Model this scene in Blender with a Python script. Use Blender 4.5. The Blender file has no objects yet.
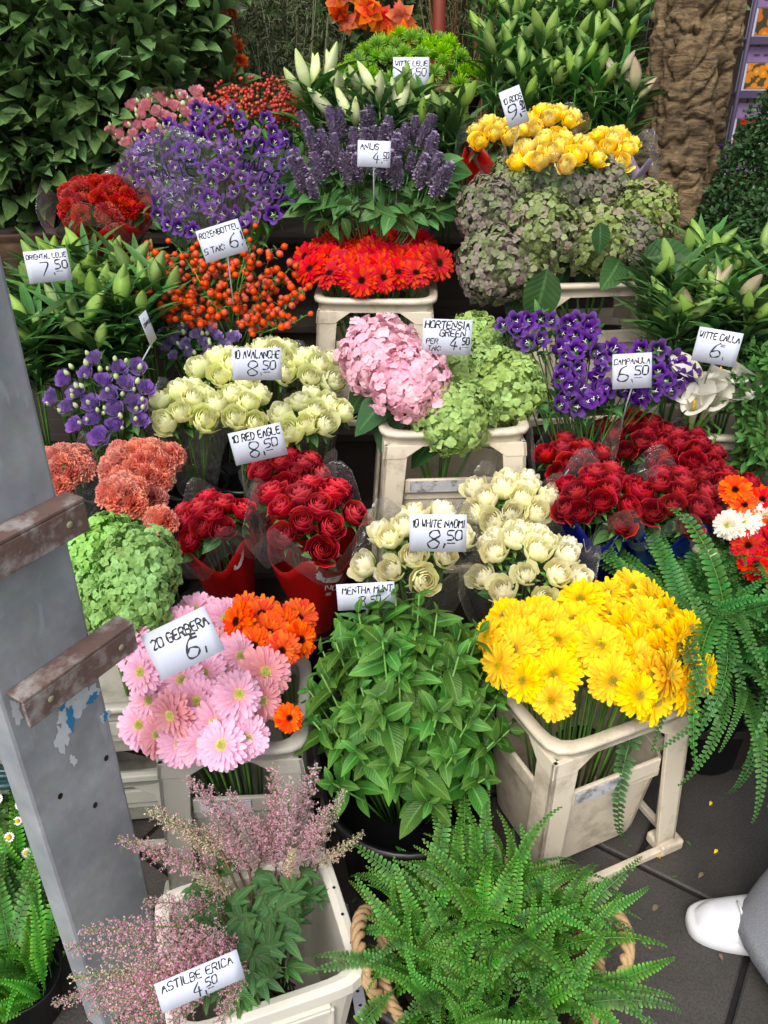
import bpy, math, random
import numpy as np
from mathutils import Vector, Matrix, noise
PI = math.pi
random.seed(11)
R = random.Random(7)
rng = np.random.default_rng(7)
scene = bpy.context.scene
COL = scene.collection

# ---------------------------------------------------------------- camera geometry
FPX = 804.0
CAM = Vector((0, 0, 1.6))
PITCH = math.radians(30)
CP, SP = math.cos(PITCH), math.sin(PITCH)

def ray(px, py):
    u = (px - 384) / FPX; v = (py - 512) / FPX
    return Vector((u, CP - v * SP, -SP - v * CP))
def atY(px, py, Y):
    d = ray(px, py); return CAM + d * (Y / d.y)
def atz(px, py, z):
    d = ray(px, py); return CAM + d * ((z - CAM.z) / d.z)
def ppm(p):                                   # pixels per metre at a world point
    q = Vector(p) - CAM
    return FPX / (q.y * CP - q.z * SP)

# ---------------------------------------------------------------- mesh builder
def V3(a): return np.array(a, dtype=float)

class T:                                       # a template: verts, faces, per-vertex (t, s)
    def __init__(s, V, F, A=None):
        s.V = np.asarray(V, float).reshape(-1, 3)
        s.flat = np.array([i for f in F for i in f], dtype=np.int64)
        s.sizes = np.array([len(f) for f in F], dtype=np.int64)
        s.A = np.zeros((len(s.V), 2)) if A is None else np.asarray(A, float).reshape(-1, 2)

def grid(nu, nv, fn, wrap=False):
    V = []; A = []; F = []
    n = nu if wrap else nu + 1
    for j in range(nv + 1):
        for i in range(n):
            u = -1 + 2 * i / nu; v = j / nv
            V.append(fn(u, v)); A.append((v, u))
    for j in range(nv):
        for i in range(nu):
            a = j * n + i; b = j * n + (i + 1) % n
            F.append((a, b, b + n, a + n))
    return T(V, F, A)

def tube_t(pts, rad, k=6, cap=True):
    pts = [Vector(p) for p in pts]
    if not hasattr(rad, '__len__'): rad = [rad] * len(pts)
    V = []; A = []; F = []
    up = Vector((0.13, 0.31, 0.94))
    prev = None
    for i, p in enumerate(pts):
        d = (pts[min(i + 1, len(pts) - 1)] - pts[max(i - 1, 0)])
        if d.length < 1e-9: d = Vector((0, 0, 1))
        d.normalize()
        if prev is None:
            a = d.cross(up)
            if a.length < .1: a = d.cross(Vector((1, 0, 0)))
        else:
            a = prev - d * prev.dot(d)
        a.normalize(); prev = a; b = d.cross(a)
        for j in range(k):
            t = 2 * PI * j / k
            V.append(p + (a * math.cos(t) + b * math.sin(t)) * rad[i]); A.append((i / max(1, len(pts) - 1), 0))
    for i in range(len(pts) - 1):
        for j in range(k):
            F.append((i * k + j, i * k + (j + 1) % k, (i + 1) * k + (j + 1) % k, (i + 1) * k + j))
    if cap:
        F.append(tuple(range(k))[::-1]); F.append(tuple(range((len(pts) - 1) * k, len(pts) * k)))
    return T([tuple(v) for v in V], F, A)

def box_t(x0, x1, y0, y1, z0, z1):
    V = [(x0, y0, z0), (x1, y0, z0), (x1, y1, z0), (x0, y1, z0), (x0, y0, z1), (x1, y0, z1), (x1, y1, z1), (x0, y1, z1)]
    return T(V, [(3, 2, 1, 0), (4, 5, 6, 7), (0, 1, 5, 4), (1, 2, 6, 5), (2, 3, 7, 6), (3, 0, 4, 7)])

def hexa_t(b, t):                              # 4 bottom + 4 top points
    return T(list(b) + list(t), [(3, 2, 1, 0), (4, 5, 6, 7), (0, 1, 5, 4), (1, 2, 6, 5), (2, 3, 7, 6), (3, 0, 4, 7)])

def sphere_t(r, nu=8, nv=6, sx=1, sy=1, sz=1):
    return grid(nu, nv, lambda u, v: (r * sx * math.sin(PI * v) * math.cos(PI * u), r * sy * math.sin(PI * v) * math.sin(PI * u), -r * sz * math.cos(PI * v)), wrap=True)

def lathe_t(prof, k=24):                       # prof: [(r, z)]
    n = len(prof) - 1
    return grid(k, n, lambda u, v: (prof[round(v * n)][0] * math.cos(PI * u), prof[round(v * n)][0] * math.sin(PI * u), prof[round(v * n)][1]), wrap=True)

def world_loc(p):
    if p is None: return None
    v = Vector((0, 0, 0))
    while p is not None: v += Vector(p.location); p = p.parent
    return v

class MB:
    def __init__(s):
        s.V = []; s.A = []; s.F = []; s.S = []; s.M = []; s.n = 0
    def add(s, t, mats=None, pos=None, r=None, m=0):
        if mats is None: mats = np.eye(3)[None]
        mats = np.asarray(mats, float)
        if mats.ndim == 2: mats = mats[None]
        k = len(mats)
        pos = np.zeros((k, 3)) if pos is None else np.asarray(pos, float).reshape(-1, 3)
        if r is None: r = rng.random(k)
        r = np.broadcast_to(np.asarray(r, float), (k,))
        V = np.einsum('kij,nj->kni', mats, t.V) + pos[:, None, :]
        n = len(t.V)
        A = np.concatenate([np.broadcast_to(t.A[None], (k, n, 2)), np.broadcast_to(r[:, None, None], (k, n, 1))], 2)
        s.V.append(V.reshape(-1, 3)); s.A.append(A.reshape(-1, 3))
        s.F.append((t.flat[None] + (np.arange(k) * n)[:, None] + s.n).reshape(-1))
        s.S.append(np.tile(t.sizes, k)); s.M.append(np.full(len(t.sizes) * k, m))
        s.n += k * n
        return s
    def mesh(s, name, mats, smooth=True, origin=None):
        V = np.concatenate(s.V); A = np.concatenate(s.A); F = np.concatenate(s.F); S = np.concatenate(s.S); M = np.concatenate(s.M)
        if origin is not None: V = V - np.array(origin)[None]
        me = bpy.data.meshes.new(name)
        me.vertices.add(len(V)); me.vertices.foreach_set('co', V.astype(np.float32).ravel())
        me.loops.add(len(F)); me.loops.foreach_set('vertex_index', F.astype(np.int32))
        me.polygons.add(len(S))
        st = np.concatenate([[0], np.cumsum(S)[:-1]])
        me.polygons.foreach_set('loop_start', st.astype(np.int32))
        me.polygons.foreach_set('loop_total', S.astype(np.int32))
        me.polygons.foreach_set('material_index', M.astype(np.int32))
        me.polygons.foreach_set('use_smooth', np.full(len(S), smooth))
        at = me.attributes.new('a', 'FLOAT_VECTOR', 'POINT')
        at.data.foreach_set('vector', A.astype(np.float32).ravel())
        for m in (mats if isinstance(mats, (list, tuple)) else [mats]): me.materials.append(m)
        me.update(calc_edges=True); me.validate()
        return me
    def build(s, name, mats, parent=None, smooth=True, bevel=0, solid=0):
        o = bpy.data.objects.new(name, s.mesh(name, mats, smooth, world_loc(parent)))
        COL.objects.link(o)
        if parent is not None: o.parent = parent
        if solid:
            md = o.modifiers.new('Solid', 'SOLIDIFY'); md.thickness = solid; md.offset = 0
        if bevel:
            md = o.modifiers.new('Bevel', 'BEVEL'); md.width = bevel; md.segments = 2; md.limit_method = 'ANGLE'; md.angle_limit = math.radians(40)
        return o

def place(name, mesh, parent, M):              # an instance (shared mesh) at world matrix M under a thing whose rotation is identity
    o = bpy.data.objects.new(name, mesh); COL.objects.link(o)
    if parent is not None:
        o.parent = parent; M = Matrix.Translation(-Vector(parent.location)) @ M
    o.matrix_world = M; o.matrix_local = M
    return o

def tag(o, label=None, cat=None, group=None, kind=None):
    if label: o['label'] = label
    if cat: o['category'] = cat
    if group: o['group'] = group
    if kind: o['kind'] = kind
    return o
def thing(name, label, cat, loc, group=None):
    o = bpy.data.objects.new(name, None); COL.objects.link(o); o.location = loc; o.empty_display_size = .05
    return tag(o, label, cat, group)

# ---------------------------------------------------------------- frames
def unit(a):
    a = np.asarray(a, float); return a / np.maximum(np.linalg.norm(a, axis=-1, keepdims=True), 1e-9)
def frames(d, n=None):                          # columns x, y=d, z ~ n ; arrays (k,3)
    d = unit(np.atleast_2d(d))
    n = np.tile([0, 0, 1.], (len(d), 1)) if n is None else np.broadcast_to(np.atleast_2d(np.asarray(n, float)), d.shape).copy()
    bad = np.abs((d * unit(n)).sum(1)) > .98
    n[bad] = [.3, .9, .1]
    x = unit(np.cross(d, n)); z = np.cross(x, d)
    return np.stack([x, d, z], axis=2)
def zframes(z, roll=None):                      # columns with z axis given
    z = unit(np.atleast_2d(z)); k = len(z)
    h = np.tile([0.2, .97, .1], (k, 1)); h[np.abs((h * z).sum(1)) > .9] = [1, 0, 0]
    x = unit(np.cross(h, z)); y = np.cross(z, x)
    roll = rng.random(k) * 2 * PI if roll is None else np.broadcast_to(roll, (k,))
    c = np.cos(roll)[:, None]; s = np.sin(roll)[:, None]
    return np.stack([x * c + y * s, -x * s + y * c, z], axis=2)
def scaled(M, s):
    s = np.asarray(s, float)
    if s.ndim == 1: s = s[:, None, None]
    return M * s
def mat4(M3, p, s=1.0):
    m = Matrix([[M3[i][j] * s for j in range(3)] + [p[i]] for i in range(3)] + [[0, 0, 0, 1]])
    return m
def rand_dirs(k, up=0.0):
    v = rng.normal(size=(k, 3)); v[:, 2] += up; return unit(v)

# ---------------------------------------------------------------- materials
def lin(h, mul=1.0):
    h = h.lstrip('#'); out = []
    for i in (0, 2, 4):
        c = int(h[i:i + 2], 16) / 255
        out.append((c / 12.92 if c <= .04045 else ((c + .055) / 1.055) ** 2.4) * mul)
    return (*out, 1)

def new_mat(name):
    m = bpy.data.materials.new(name); m.use_nodes = True
    nt = m.node_tree
    for n in list(nt.nodes): nt.nodes.remove(n)
    return m, nt, nt.nodes, nt.links
def N(nt, typ, **kw):
    n = nt.nodes.new(typ)
    for k, v in kw.items(): setattr(n, k, v)
    return n
def ramp(nt, stops, fac):
    r = N(nt, 'ShaderNodeValToRGB'); e = r.color_ramp.elements
    while len(e) < len(stops): e.new(.5)
    for i, (p, c) in enumerate(stops):
        e[i].position = p; e[i].color = lin(c) if isinstance(c, str) else c
    nt.links.new(fac, r.inputs[0]); return r
def math_n(nt, op, a, b=None, c=None):
    n = N(nt, 'ShaderNodeMath', operation=op)
    for i, x in enumerate((a, b, c)):
        if x is None: continue
        if isinstance(x, (int, float)): n.inputs[i].default_value = x
        else: nt.links.new(x, n.inputs[i])
    return n.outputs[0]

def petal(name, stops, rstops=None, rmix=.5, rough=.5, transl=.25, var=.25, hue=.015, sat=.1, vein=0, midrib=None, spec=.25, bump=0, sheen=0):
    """plant surface: colour along the petal (t), per-petal (r) and per-flower variation"""
    m, nt, nodes, L = new_mat(name)
    at = N(nt, 'ShaderNodeAttribute', attribute_name='a')
    sp = N(nt, 'ShaderNodeSeparateXYZ'); L.new(at.outputs['Vector'], sp.inputs[0])
    t, s, r = sp.outputs
    oi = N(nt, 'ShaderNodeObjectInfo')
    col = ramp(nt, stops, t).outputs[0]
    if rstops:
        rr = ramp(nt, rstops, r)
        mx = N(nt, 'ShaderNodeMix', data_type='RGBA'); mx.inputs['Factor'].default_value = rmix
        L.new(col, mx.inputs['A']); L.new(rr.outputs[0], mx.inputs['B']); col = mx.outputs['Result']
    if midrib:
        a = math_n(nt, 'ABSOLUTE', s)
        k = math_n(nt, 'SUBTRACT', 1.0, math_n(nt, 'MULTIPLY', a, 7.0)); k = math_n(nt, 'MAXIMUM', k, 0.0)
        mx = N(nt, 'ShaderNodeMix', data_type='RGBA'); L.new(math_n(nt, 'MULTIPLY', k, .6), mx.inputs['Factor'])
        L.new(col, mx.inputs['A']); mx.inputs['B'].default_value = lin(midrib); col = mx.outputs['Result']
    no = N(nt, 'ShaderNodeTexNoise'); tc = N(nt, 'ShaderNodeTexCoord'); L.new(tc.outputs['Object'], no.inputs['Vector']); no.inputs['Scale'].default_value = 60; no.inputs['Detail'].default_value = 2
    w = math_n(nt, 'ADD', math_n(nt, 'ADD', math_n(nt, 'MULTIPLY', r, .55), math_n(nt, 'MULTIPLY', oi.outputs['Random'], .45)), math_n(nt, 'MULTIPLY', math_n(nt, 'SUBTRACT', no.outputs['Fac'], .5), .5))
    hs = N(nt, 'ShaderNodeHueSaturation'); L.new(col, hs.inputs['Color'])
    L.new(math_n(nt, 'ADD', math_n(nt, 'MULTIPLY', w, 2 * var), 1 - var), hs.inputs['Value'])
    L.new(math_n(nt, 'ADD', math_n(nt, 'MULTIPLY', math_n(nt, 'SUBTRACT', r, .5), hue * 2), .5), hs.inputs['Hue'])
    L.new(math_n(nt, 'ADD', math_n(nt, 'MULTIPLY', math_n(nt, 'SUBTRACT', oi.outputs['Random'], .5), sat * 2), 1.0), hs.inputs['Saturation'])
    col = hs.outputs[0]
    b = N(nt, 'ShaderNodeBsdfPrincipled'); L.new(col, b.inputs['Base Color']); b.inputs['Roughness'].default_value = rough
    b.inputs['Specular IOR Level'].default_value = spec
    if sheen: b.inputs['Sheen Weight'].default_value = sheen
    hgt = None
    if vein:
        a = math_n(nt, 'ABSOLUTE', s)
        hgt = math_n(nt, 'SINE', math_n(nt, 'MULTIPLY', math_n(nt, 'SUBTRACT', t, math_n(nt, 'MULTIPLY', a, .22)), vein))
        hgt = math_n(nt, 'ADD', hgt, math_n(nt, 'MULTIPLY', math_n(nt, 'MINIMUM', math_n(nt, 'MULTIPLY', a, 6.0), 1.0), 2.0))
    elif bump:
        hgt = math_n(nt, 'SINE', math_n(nt, 'MULTIPLY', s, bump))
    if hgt is not None:
        bp = N(nt, 'ShaderNodeBump'); bp.inputs['Strength'].default_value = .3; bp.inputs['Distance'].default_value = .001
        L.new(hgt, bp.inputs['Height']); L.new(bp.outputs[0], b.inputs['Normal'])
    out = N(nt, 'ShaderNodeOutputMaterial')
    if transl:
        tr = N(nt, 'ShaderNodeBsdfTranslucent'); L.new(col, tr.inputs['Color'])
        ms = N(nt, 'ShaderNodeMixShader'); ms.inputs[0].default_value = transl
        L.new(b.outputs[0], ms.inputs[1]); L.new(tr.outputs[0], ms.inputs[2]); L.new(ms.outputs[0], out.inputs[0])
    else: L.new(b.outputs[0], out.inputs[0])
    return m

def solid(name, col, rough=.6, metal=0, spec=.5, noise_amt=0, noise_scale=20, bump=0, bump_scale=80, dirt=None, dirt_lo=.5, dirt_hi=.7, dirt_scale=6, coat=0):
    m, nt, nodes, L = new_mat(name)
    b = N(nt, 'ShaderNodeBsdfPrincipled'); out = N(nt, 'ShaderNodeOutputMaterial'); L.new(b.outputs[0], out.inputs[0])
    b.inputs['Roughness'].default_value = rough; b.inputs['Metallic'].default_value = metal; b.inputs['Specular IOR Level'].default_value = spec
    if coat: b.inputs['Coat Weight'].default_value = coat
    c = lin(col) if isinstance(col, str) else col
    tc = N(nt, 'ShaderNodeTexCoord'); cur = None
    rgb = N(nt, 'ShaderNodeRGB'); rgb.outputs[0].default_value = c; cur = rgb.outputs[0]
    if noise_amt:
        no = N(nt, 'ShaderNodeTexNoise'); no.inputs['Scale'].default_value = noise_scale; no.inputs['Detail'].default_value = 6
        L.new(tc.outputs['Object'], no.inputs['Vector'])
        hs = N(nt, 'ShaderNodeHueSaturation'); L.new(cur, hs.inputs['Color'])
        L.new(math_n(nt, 'ADD', math_n(nt, 'MULTIPLY', no.outputs['Fac'], 2 * noise_amt), 1 - noise_amt), hs.inputs['Value']); cur = hs.outputs[0]
    if dirt:
        no = N(nt, 'ShaderNodeTexNoise'); no.inputs['Scale'].default_value = dirt_scale; no.inputs['Detail'].default_value = 9; no.inputs['Roughness'].default_value = .65
        L.new(tc.outputs['Object'], no.inputs['Vector'])
        rp = ramp(nt, [(dirt_lo, (0, 0, 0, 1)), (dirt_hi, (1, 1, 1, 1))], no.outputs['Fac'])
        mx = N(nt, 'ShaderNodeMix', data_type='RGBA'); L.new(rp.outputs[0], mx.inputs['Factor']); L.new(cur, mx.inputs['A']); mx.inputs['B'].default_value = lin(dirt); cur = mx.outputs['Result']
    L.new(cur, b.inputs['Base Color'])
    if bump:
        no = N(nt, 'ShaderNodeTexNoise'); no.inputs['Scale'].default_value = bump_scale; no.inputs['Detail'].default_value = 5
        L.new(tc.outputs['Object'], no.inputs['Vector'])
        bp = N(nt, 'ShaderNodeBump'); bp.inputs['Strength'].default_value = bump; bp.inputs['Distance'].default_value = .003
        L.new(no.outputs['Fac'], bp.inputs['Height']); L.new(bp.outputs[0], b.inputs['Normal'])
    return m

def film(name, tint='#ffffff', clear=.86, rough=.12):
    """crinkled cellophane"""
    m, nt, nodes, L = new_mat(name)
    tc = N(nt, 'ShaderNodeTexCoord'); no = N(nt, 'ShaderNodeTexNoise'); no.inputs['Scale'].default_value = 22; no.inputs['Detail'].default_value = 4; no.inputs['Distortion'].default_value = 1.2
    L.new(tc.outputs['Object'], no.inputs['Vector'])
    bp = N(nt, 'ShaderNodeBump'); bp.inputs['Strength'].default_value = .8; bp.inputs['Distance'].default_value = .02; L.new(no.outputs['Fac'], bp.inputs['Height'])
    g = N(nt, 'ShaderNodeBsdfGlossy'); g.inputs['Roughness'].default_value = rough; L.new(bp.outputs[0], g.inputs['Normal'])
    d = N(nt, 'ShaderNodeBsdfDiffuse'); d.inputs['Color'].default_value = lin(tint)
    mx = N(nt, 'ShaderNodeMixShader'); mx.inputs[0].default_value = .18; L.new(g.outputs[0], mx.inputs[1]); L.new(d.outputs[0], mx.inputs[2])
    tr = N(nt, 'ShaderNodeBsdfTransparent'); fr = N(nt, 'ShaderNodeLayerWeight'); fr.inputs[0].default_value = .25; L.new(bp.outputs[0], fr.inputs['Normal'])
    f = math_n(nt, 'ADD', math_n(nt, 'MULTIPLY', fr.outputs['Facing'], .22), 1 - clear)
    f = math_n(nt, 'MINIMUM', f, .8)
    ms = N(nt, 'ShaderNodeMixShader'); L.new(f, ms.inputs[0]); L.new(tr.outputs[0], ms.inputs[1]); L.new(mx.outputs[0], ms.inputs[2])
    out = N(nt, 'ShaderNodeOutputMaterial'); L.new(ms.outputs[0], out.inputs[0])
    return m

# ---------------------------------------------------------------- generic leaf templates
def leaf_t(L=.06, W=.02, nl=5, nu=2, bend=.3, fold=.25, p=.8, curl=0, base=0.0, wav=0):
    def f(u, v):
        w = W * .5 * (max(0.0, math.sin(PI * min(1, v ** p))) ** .85 + (base * (1 - v)))
        if v > .999: w = 0.0004
        z = -bend * L * v * v + fold * abs(u) * w + wav * W * math.sin(v * 14) * abs(u)
        return (u * w, L * v * (1 - .12 * bend * v), z)
    return grid(nu, nl, f)
# ---------------------------------------------------------------- materials of the place
G_LEAF = petal('leaf_green', [(0, '#4b6e38'), (.5, '#46703a'), (1, '#5c8648')], transl=.2, rough=.38, var=.35, vein=70, midrib='#7ea860', hue=.02)
G_MINT = petal('mint_green', [(0, '#365c22'), (.5, '#44722c'), (1, '#66903e')], transl=.25, rough=.42, var=.5, vein=75, midrib='#7cb868', hue=.015)
G_DARK = petal('leaf_dark', [(0, '#3c5c28'), (.6, '#587c3c'), (1, '#76984e')], transl=.2, rough=.28, var=.65, vein=60, midrib='#5f8548', hue=.02, spec=.6)
G_LILY = petal('lily_leaf', [(0, '#38592c'), (.5, '#466f36'), (1, '#5c8644')], transl=.2, rough=.35, var=.4, midrib='#2c5222', hue=.02)
G_BUD = petal('lily_bud', [(0, '#6f9440'), (.5, '#90b158'), (1, '#7c9c48')], transl=.15, rough=.4, var=.25, hue=.02)
G_BUDW = petal('lily_bud_pale', [(0, '#a6c468'), (.5, '#e0e6b4'), (1, '#c3d488')], transl=.15, rough=.4, var=.2, hue=.02)
G_BUDP = petal('lily_bud_pink', [(0, '#8a9c60'), (.5, '#b9b48c'), (1, '#a98f82')], transl=.15, rough=.4, var=.25, hue=.03)
G_FERN = petal('fern_green', [(0, '#3c6e24'), (.6, '#548e38'), (1, '#86b854')], transl=.3, rough=.5, var=.45, hue=.02)
G_FERN_D = petal('fern_dark', [(0, '#34602c'), (.6, '#467a3c'), (1, '#649650')], transl=.25, rough=.5, var=.45, hue=.02)
G_STEM = petal('stem_green', [(0, '#4a7a30'), (1, '#6d9a48')], transl=0, rough=.45, var=.3)
G_BOX = petal('box_leaf', [(0, '#2c4a26'), (1, '#4a6e3c')], transl=.1, rough=.4, var=.5, hue=.02)
G_WISP = petal('wisp_leaf', [(0, '#4a5238'), (1, '#69704e')], transl=.1, rough=.6, var=.4)
WOOD_TWIG = petal('twig_brown', [(0, '#4a3524'), (1, '#5f4630')], transl=0, rough=.8, var=.3)

ROSE_RED = petal('rose_red', [(0, '#4c0208'), (.5, '#9c0a16'), (.86, '#b81020'), (1, '#e04a58')], transl=.12, rough=.6, var=.22, hue=.006, sat=.03)  # in every rose ramp, painted pale rims and dark bases stand for light and shade
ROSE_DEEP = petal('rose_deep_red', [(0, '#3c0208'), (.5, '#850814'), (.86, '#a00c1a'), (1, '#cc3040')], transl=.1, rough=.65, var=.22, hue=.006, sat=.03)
ROSE_CREAM = petal('rose_cream', [(0, '#d2d48c'), (.45, '#f3edb4'), (.85, '#faf5c8'), (1, '#fffbe0')], transl=.2, rough=.55, var=.1, hue=.012)
ROSE_GREENISH = petal('rose_greenish', [(0, '#c0cc74'), (.45, '#e8e9a0'), (.85, '#f3f4b4'), (1, '#fcfcd6')], transl=.2, rough=.55, var=.12, hue=.015)
ROSE_YEL = petal('rose_yellow', [(0, '#d89c00'), (.5, '#ffd414'), (.85, '#ffe240'), (1, '#fff090')], transl=.2, rough=.5, var=.12, hue=.01)
SEPAL = petal('sepal_green', [(0, '#4c7a32'), (1, '#6b9a48')], transl=.1, rough=.5, var=.25)

GER_YEL = petal('gerbera_yellow', [(0, '#ee9c00'), (.4, '#fcc404'), (1, '#ffdc1c')], transl=.25, rough=.5, var=.12, bump=9, sat=.02, spec=.12)
GER_PINK = petal('gerbera_pink', [(0, '#f8c0b0'), (.35, '#f9b6cf'), (1, '#fbcbe2')], transl=.25, rough=.5, var=.12, bump=9, sat=.02, spec=.12, hue=.015)
GER_PINK2 = petal('gerbera_salmon', [(0, '#f09a80'), (.35, '#ee9ca0'), (1, '#f4b0b8')], transl=.25, rough=.5, var=.12, bump=9, sat=.02, spec=.12)
GER_ORG = petal('gerbera_orange', [(0, '#d43a04'), (.4, '#ee4f08'), (1, '#f8661a')], transl=.25, rough=.5, var=.15, bump=9, sat=.02, spec=.12)
GER_RED = petal('gerbera_red', [(0, '#8c0604'), (.4, '#c80e08'), (1, '#dc180c')], transl=.2, rough=.75, var=.18, bump=9, sat=.02, spec=.12)
GER_WHT = petal('gerbera_white', [(0, '#eadfa8'), (.4, '#f2ecd8'), (1, '#f6f2e6')], transl=.25, rough=.5, var=.08, bump=9, sat=.02, spec=.12)
DISC_G = petal('disc_green', [(0, '#c0c468'), (1, '#f0ea9c')], transl=0, rough=.7, var=.3)
DISC_Y = petal('disc_yellowgreen', [(0, '#8c9436'), (1, '#e0b820')], transl=0, rough=.7, var=.3)
DISC_D = petal('disc_dark', [(0, '#1c0a06'), (1, '#5a160c')], transl=0, rough=.7, var=.3)

HYD_GRN = petal('hydrangea_green', [(0, '#a4c065'), (1, '#b4d27a')], [(0, '#8fb552'), (.5, '#b3d07c'), (1, '#c8dc96')], .6, transl=.3, rough=.6, var=.22, hue=.02)
HYD_LIME = petal('hydrangea_lime', [(0, '#8fc060'), (1, '#a6d478')], [(0, '#7cb04c'), (.5, '#a0cf72'), (1, '#bfe094')], .6, transl=.3, rough=.6, var=.2, hue=.02)
HYD_PNK = petal('hydrangea_pink', [(0, '#f8ccd4'), (1, '#fcc8d8')], [(0, '#f6b0c8'), (.5, '#fccad8'), (1, '#fee2e6')], .6, transl=.3, rough=.6, var=.12, hue=.01)
HYD_AUT = petal('hydrangea_autumn', [(0, '#84904e'), (1, '#94986a')], [(0, '#587038'), (.35, '#88a254'), (.6, '#a6b478'), (.8, '#9a8478'), (1, '#7c565e')], .8, transl=.25, rough=.6, var=.28, hue=.03)
HYD_AUT2 = petal('hydrangea_autumn_mauve', [(0, '#7c805c'), (1, '#8a8672')], [(0, '#5c7048'), (.35, '#88986a'), (.6, '#9a8c84'), (1, '#704a60')], .85, transl=.25, rough=.6, var=.28, hue=.03)
CARN_COR = petal('carnation_coral', [(0, '#ff7050'), (.7, '#ff8e72'), (1, '#ffb29c')], transl=.3, rough=.8, var=.12, hue=.012)
CARN_RED = petal('carnation_red', [(0, '#a81210'), (.7, '#ce201c'), (1, '#da3a30')], transl=.25, rough=.65, var=.18)
CHRYS = petal('chrysanthemum_green', [(0, '#5f9a18'), (.5, '#83bd28'), (1, '#a4d63e')], transl=.3, rough=.5, var=.25, hue=.015)
CAMP = petal('campanula_purple', [(0, '#3c1a68'), (.5, '#4a2078'), (1, '#683a90')], transl=.25, rough=.5, var=.3, hue=.02)
CAMP_L = petal('campanula_light', [(0, '#90729c'), (.5, '#805890'), (1, '#7c4c92')], transl=.25, rough=.5, var=.3, hue=.02)
STIG = petal('stigma_white', [(0, '#e8e4d0'), (1, '#f0ecdc')], transl=0, rough=.6, var=.1)
AGA = petal('agastache_purple', [(0, '#9a8aa4'), (1, '#a898b2')], [(0, '#806e90'), (.5, '#a08eb0'), (1, '#bcb2b0')], .7, transl=.2, rough=.7, var=.35, hue=.02)
LIS_PUR = petal('lisianthus_purple', [(0, '#dcd0e4'), (.45, '#ac8cc8'), (1, '#8c68b4')], transl=.3, rough=.5, var=.2, hue=.02)
LIS_LIL = petal('lisianthus_lilac', [(0, '#d8d0e0'), (.5, '#b0a0cc'), (1, '#a48fc4')], transl=.3, rough=.5, var=.2, hue=.02)
LIS_PNK = petal('lisianthus_pink', [(0, '#efe6c8'), (.5, '#eabdb8'), (1, '#e29aa8')], transl=.3, rough=.5, var=.2, hue=.02)
LIS_BUD = petal('lisianthus_bud', [(0, '#8fb05c'), (.6, '#c4d698'), (1, '#d4e0b0')], transl=.2, rough=.5, var=.15)
BERRY = petal('rosehip_orange', [(0, '#a82a0a'), (.6, '#d84c12'), (1, '#c23a0c')], transl=0, rough=.3, var=.25, hue=.02)
BERRY_R = petal('hypericum_red', [(0, '#8c1a0e'), (.6, '#bd3418'), (1, '#a82612')], transl=0, rough=.35, var=.3, hue=.02)
ASTIL = petal('astilbe_pink', [(0, '#f0b8cc'), (1, '#f2c4d4')], [(0, '#ec9cbc'), (.6, '#f6c4d6'), (1, '#f8dcde')], .7, transl=.5, rough=.8, var=.1, hue=.01)
ASTIL_C = petal('astilbe_cream', [(0, '#dab8b4'), (1, '#e2c8b4')], [(0, '#d8a8b8'), (.5, '#e0c4ae'), (1, '#e8dab8')], .7, transl=.3, rough=.7, var=.15)
CALLA = petal('calla_white', [(0, '#c2d48c'), (.45, '#efeedc'), (1, '#f4f2e4')], transl=.3, rough=.45, var=.08)
DAISY = petal('daisy_white', [(0, '#f4f4ee'), (1, '#f6f6f2')], transl=.2, rough=.6, var=.06)
LANTERN = petal('orange_bloom', [(0, '#c02c08'), (.6, '#e8561a'), (1, '#f27a2c')], transl=.3, rough=.6, var=.3, hue=.02)

CRATE = solid('crate_plastic', '#d8ccb6', rough=.42, noise_amt=.06, noise_scale=9, dirt='#85755c', dirt_lo=.5, dirt_hi=.76, dirt_scale=11, bump=.12, bump_scale=160)
CRATE_W = solid('crate_plastic_white', '#ddd8ca', rough=.4, noise_amt=.05, noise_scale=9, dirt='#a39a86', dirt_lo=.6, dirt_hi=.8, dirt_scale=9, bump=.1, bump_scale=160)
CRATE_G = solid('crate_plastic_grey', '#a9a79c', rough=.42, noise_amt=.08, noise_scale=9, dirt='#75705f', dirt_lo=.55, dirt_hi=.78, dirt_scale=10, bump=.1)
STICKER = solid('sticker_paper', '#b9b9bd', rough=.5, noise_amt=.25, noise_scale=45, dirt='#7c7a76', dirt_lo=.5, dirt_hi=.6, dirt_scale=30)
BUCKET = solid('black_plastic', '#0f0f11', rough=.4, noise_amt=.2)
CARD = solid('card_white', '#c6ccda', rough=.45)
INK = solid('ink_black', '#12131a', rough=.5)
LOGO = solid('print_white', '#d9d4d4', rough=.5)
PRINT_NAVY = solid('print_navy', '#0c1034', rough=.5)
PAPER_RED = solid('wrap_red', '#9c0f0c', rough=.28, noise_amt=.12, noise_scale=14, bump=.3, bump_scale=26, coat=.3)
PAPER_BLUE = solid('wrap_blue', '#0a1264', rough=.28, noise_amt=.2, noise_scale=14, bump=.3, bump_scale=26, coat=.3)
PAPER_GREY = solid('wrap_grey', '#7d7b74', rough=.4, noise_amt=.2, noise_scale=14, bump=.3, bump_scale=26)
PAPER_LILAC = solid('wrap_lilac', '#9a86a0', rough=.4, noise_amt=.15, noise_scale=14, bump=.3, bump_scale=26)
KRAFT = solid('kraft_paper', '#7a6848', rough=.7, noise_amt=.2)
FILM = film('cellophane', clear=.95)
FILM_W = film('cellophane_milky', clear=.9, tint='#d8d4c4')
WOOD = solid('bench_wood', '#2a2119', rough=.8, noise_amt=.35, noise_scale=18, bump=.4, bump_scale=60)
TERRA = solid('urn_brown', '#5c4330', rough=.75, noise_amt=.3, noise_scale=12, bump=.5, bump_scale=30, dirt='#32261c', dirt_scale=8)
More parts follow.
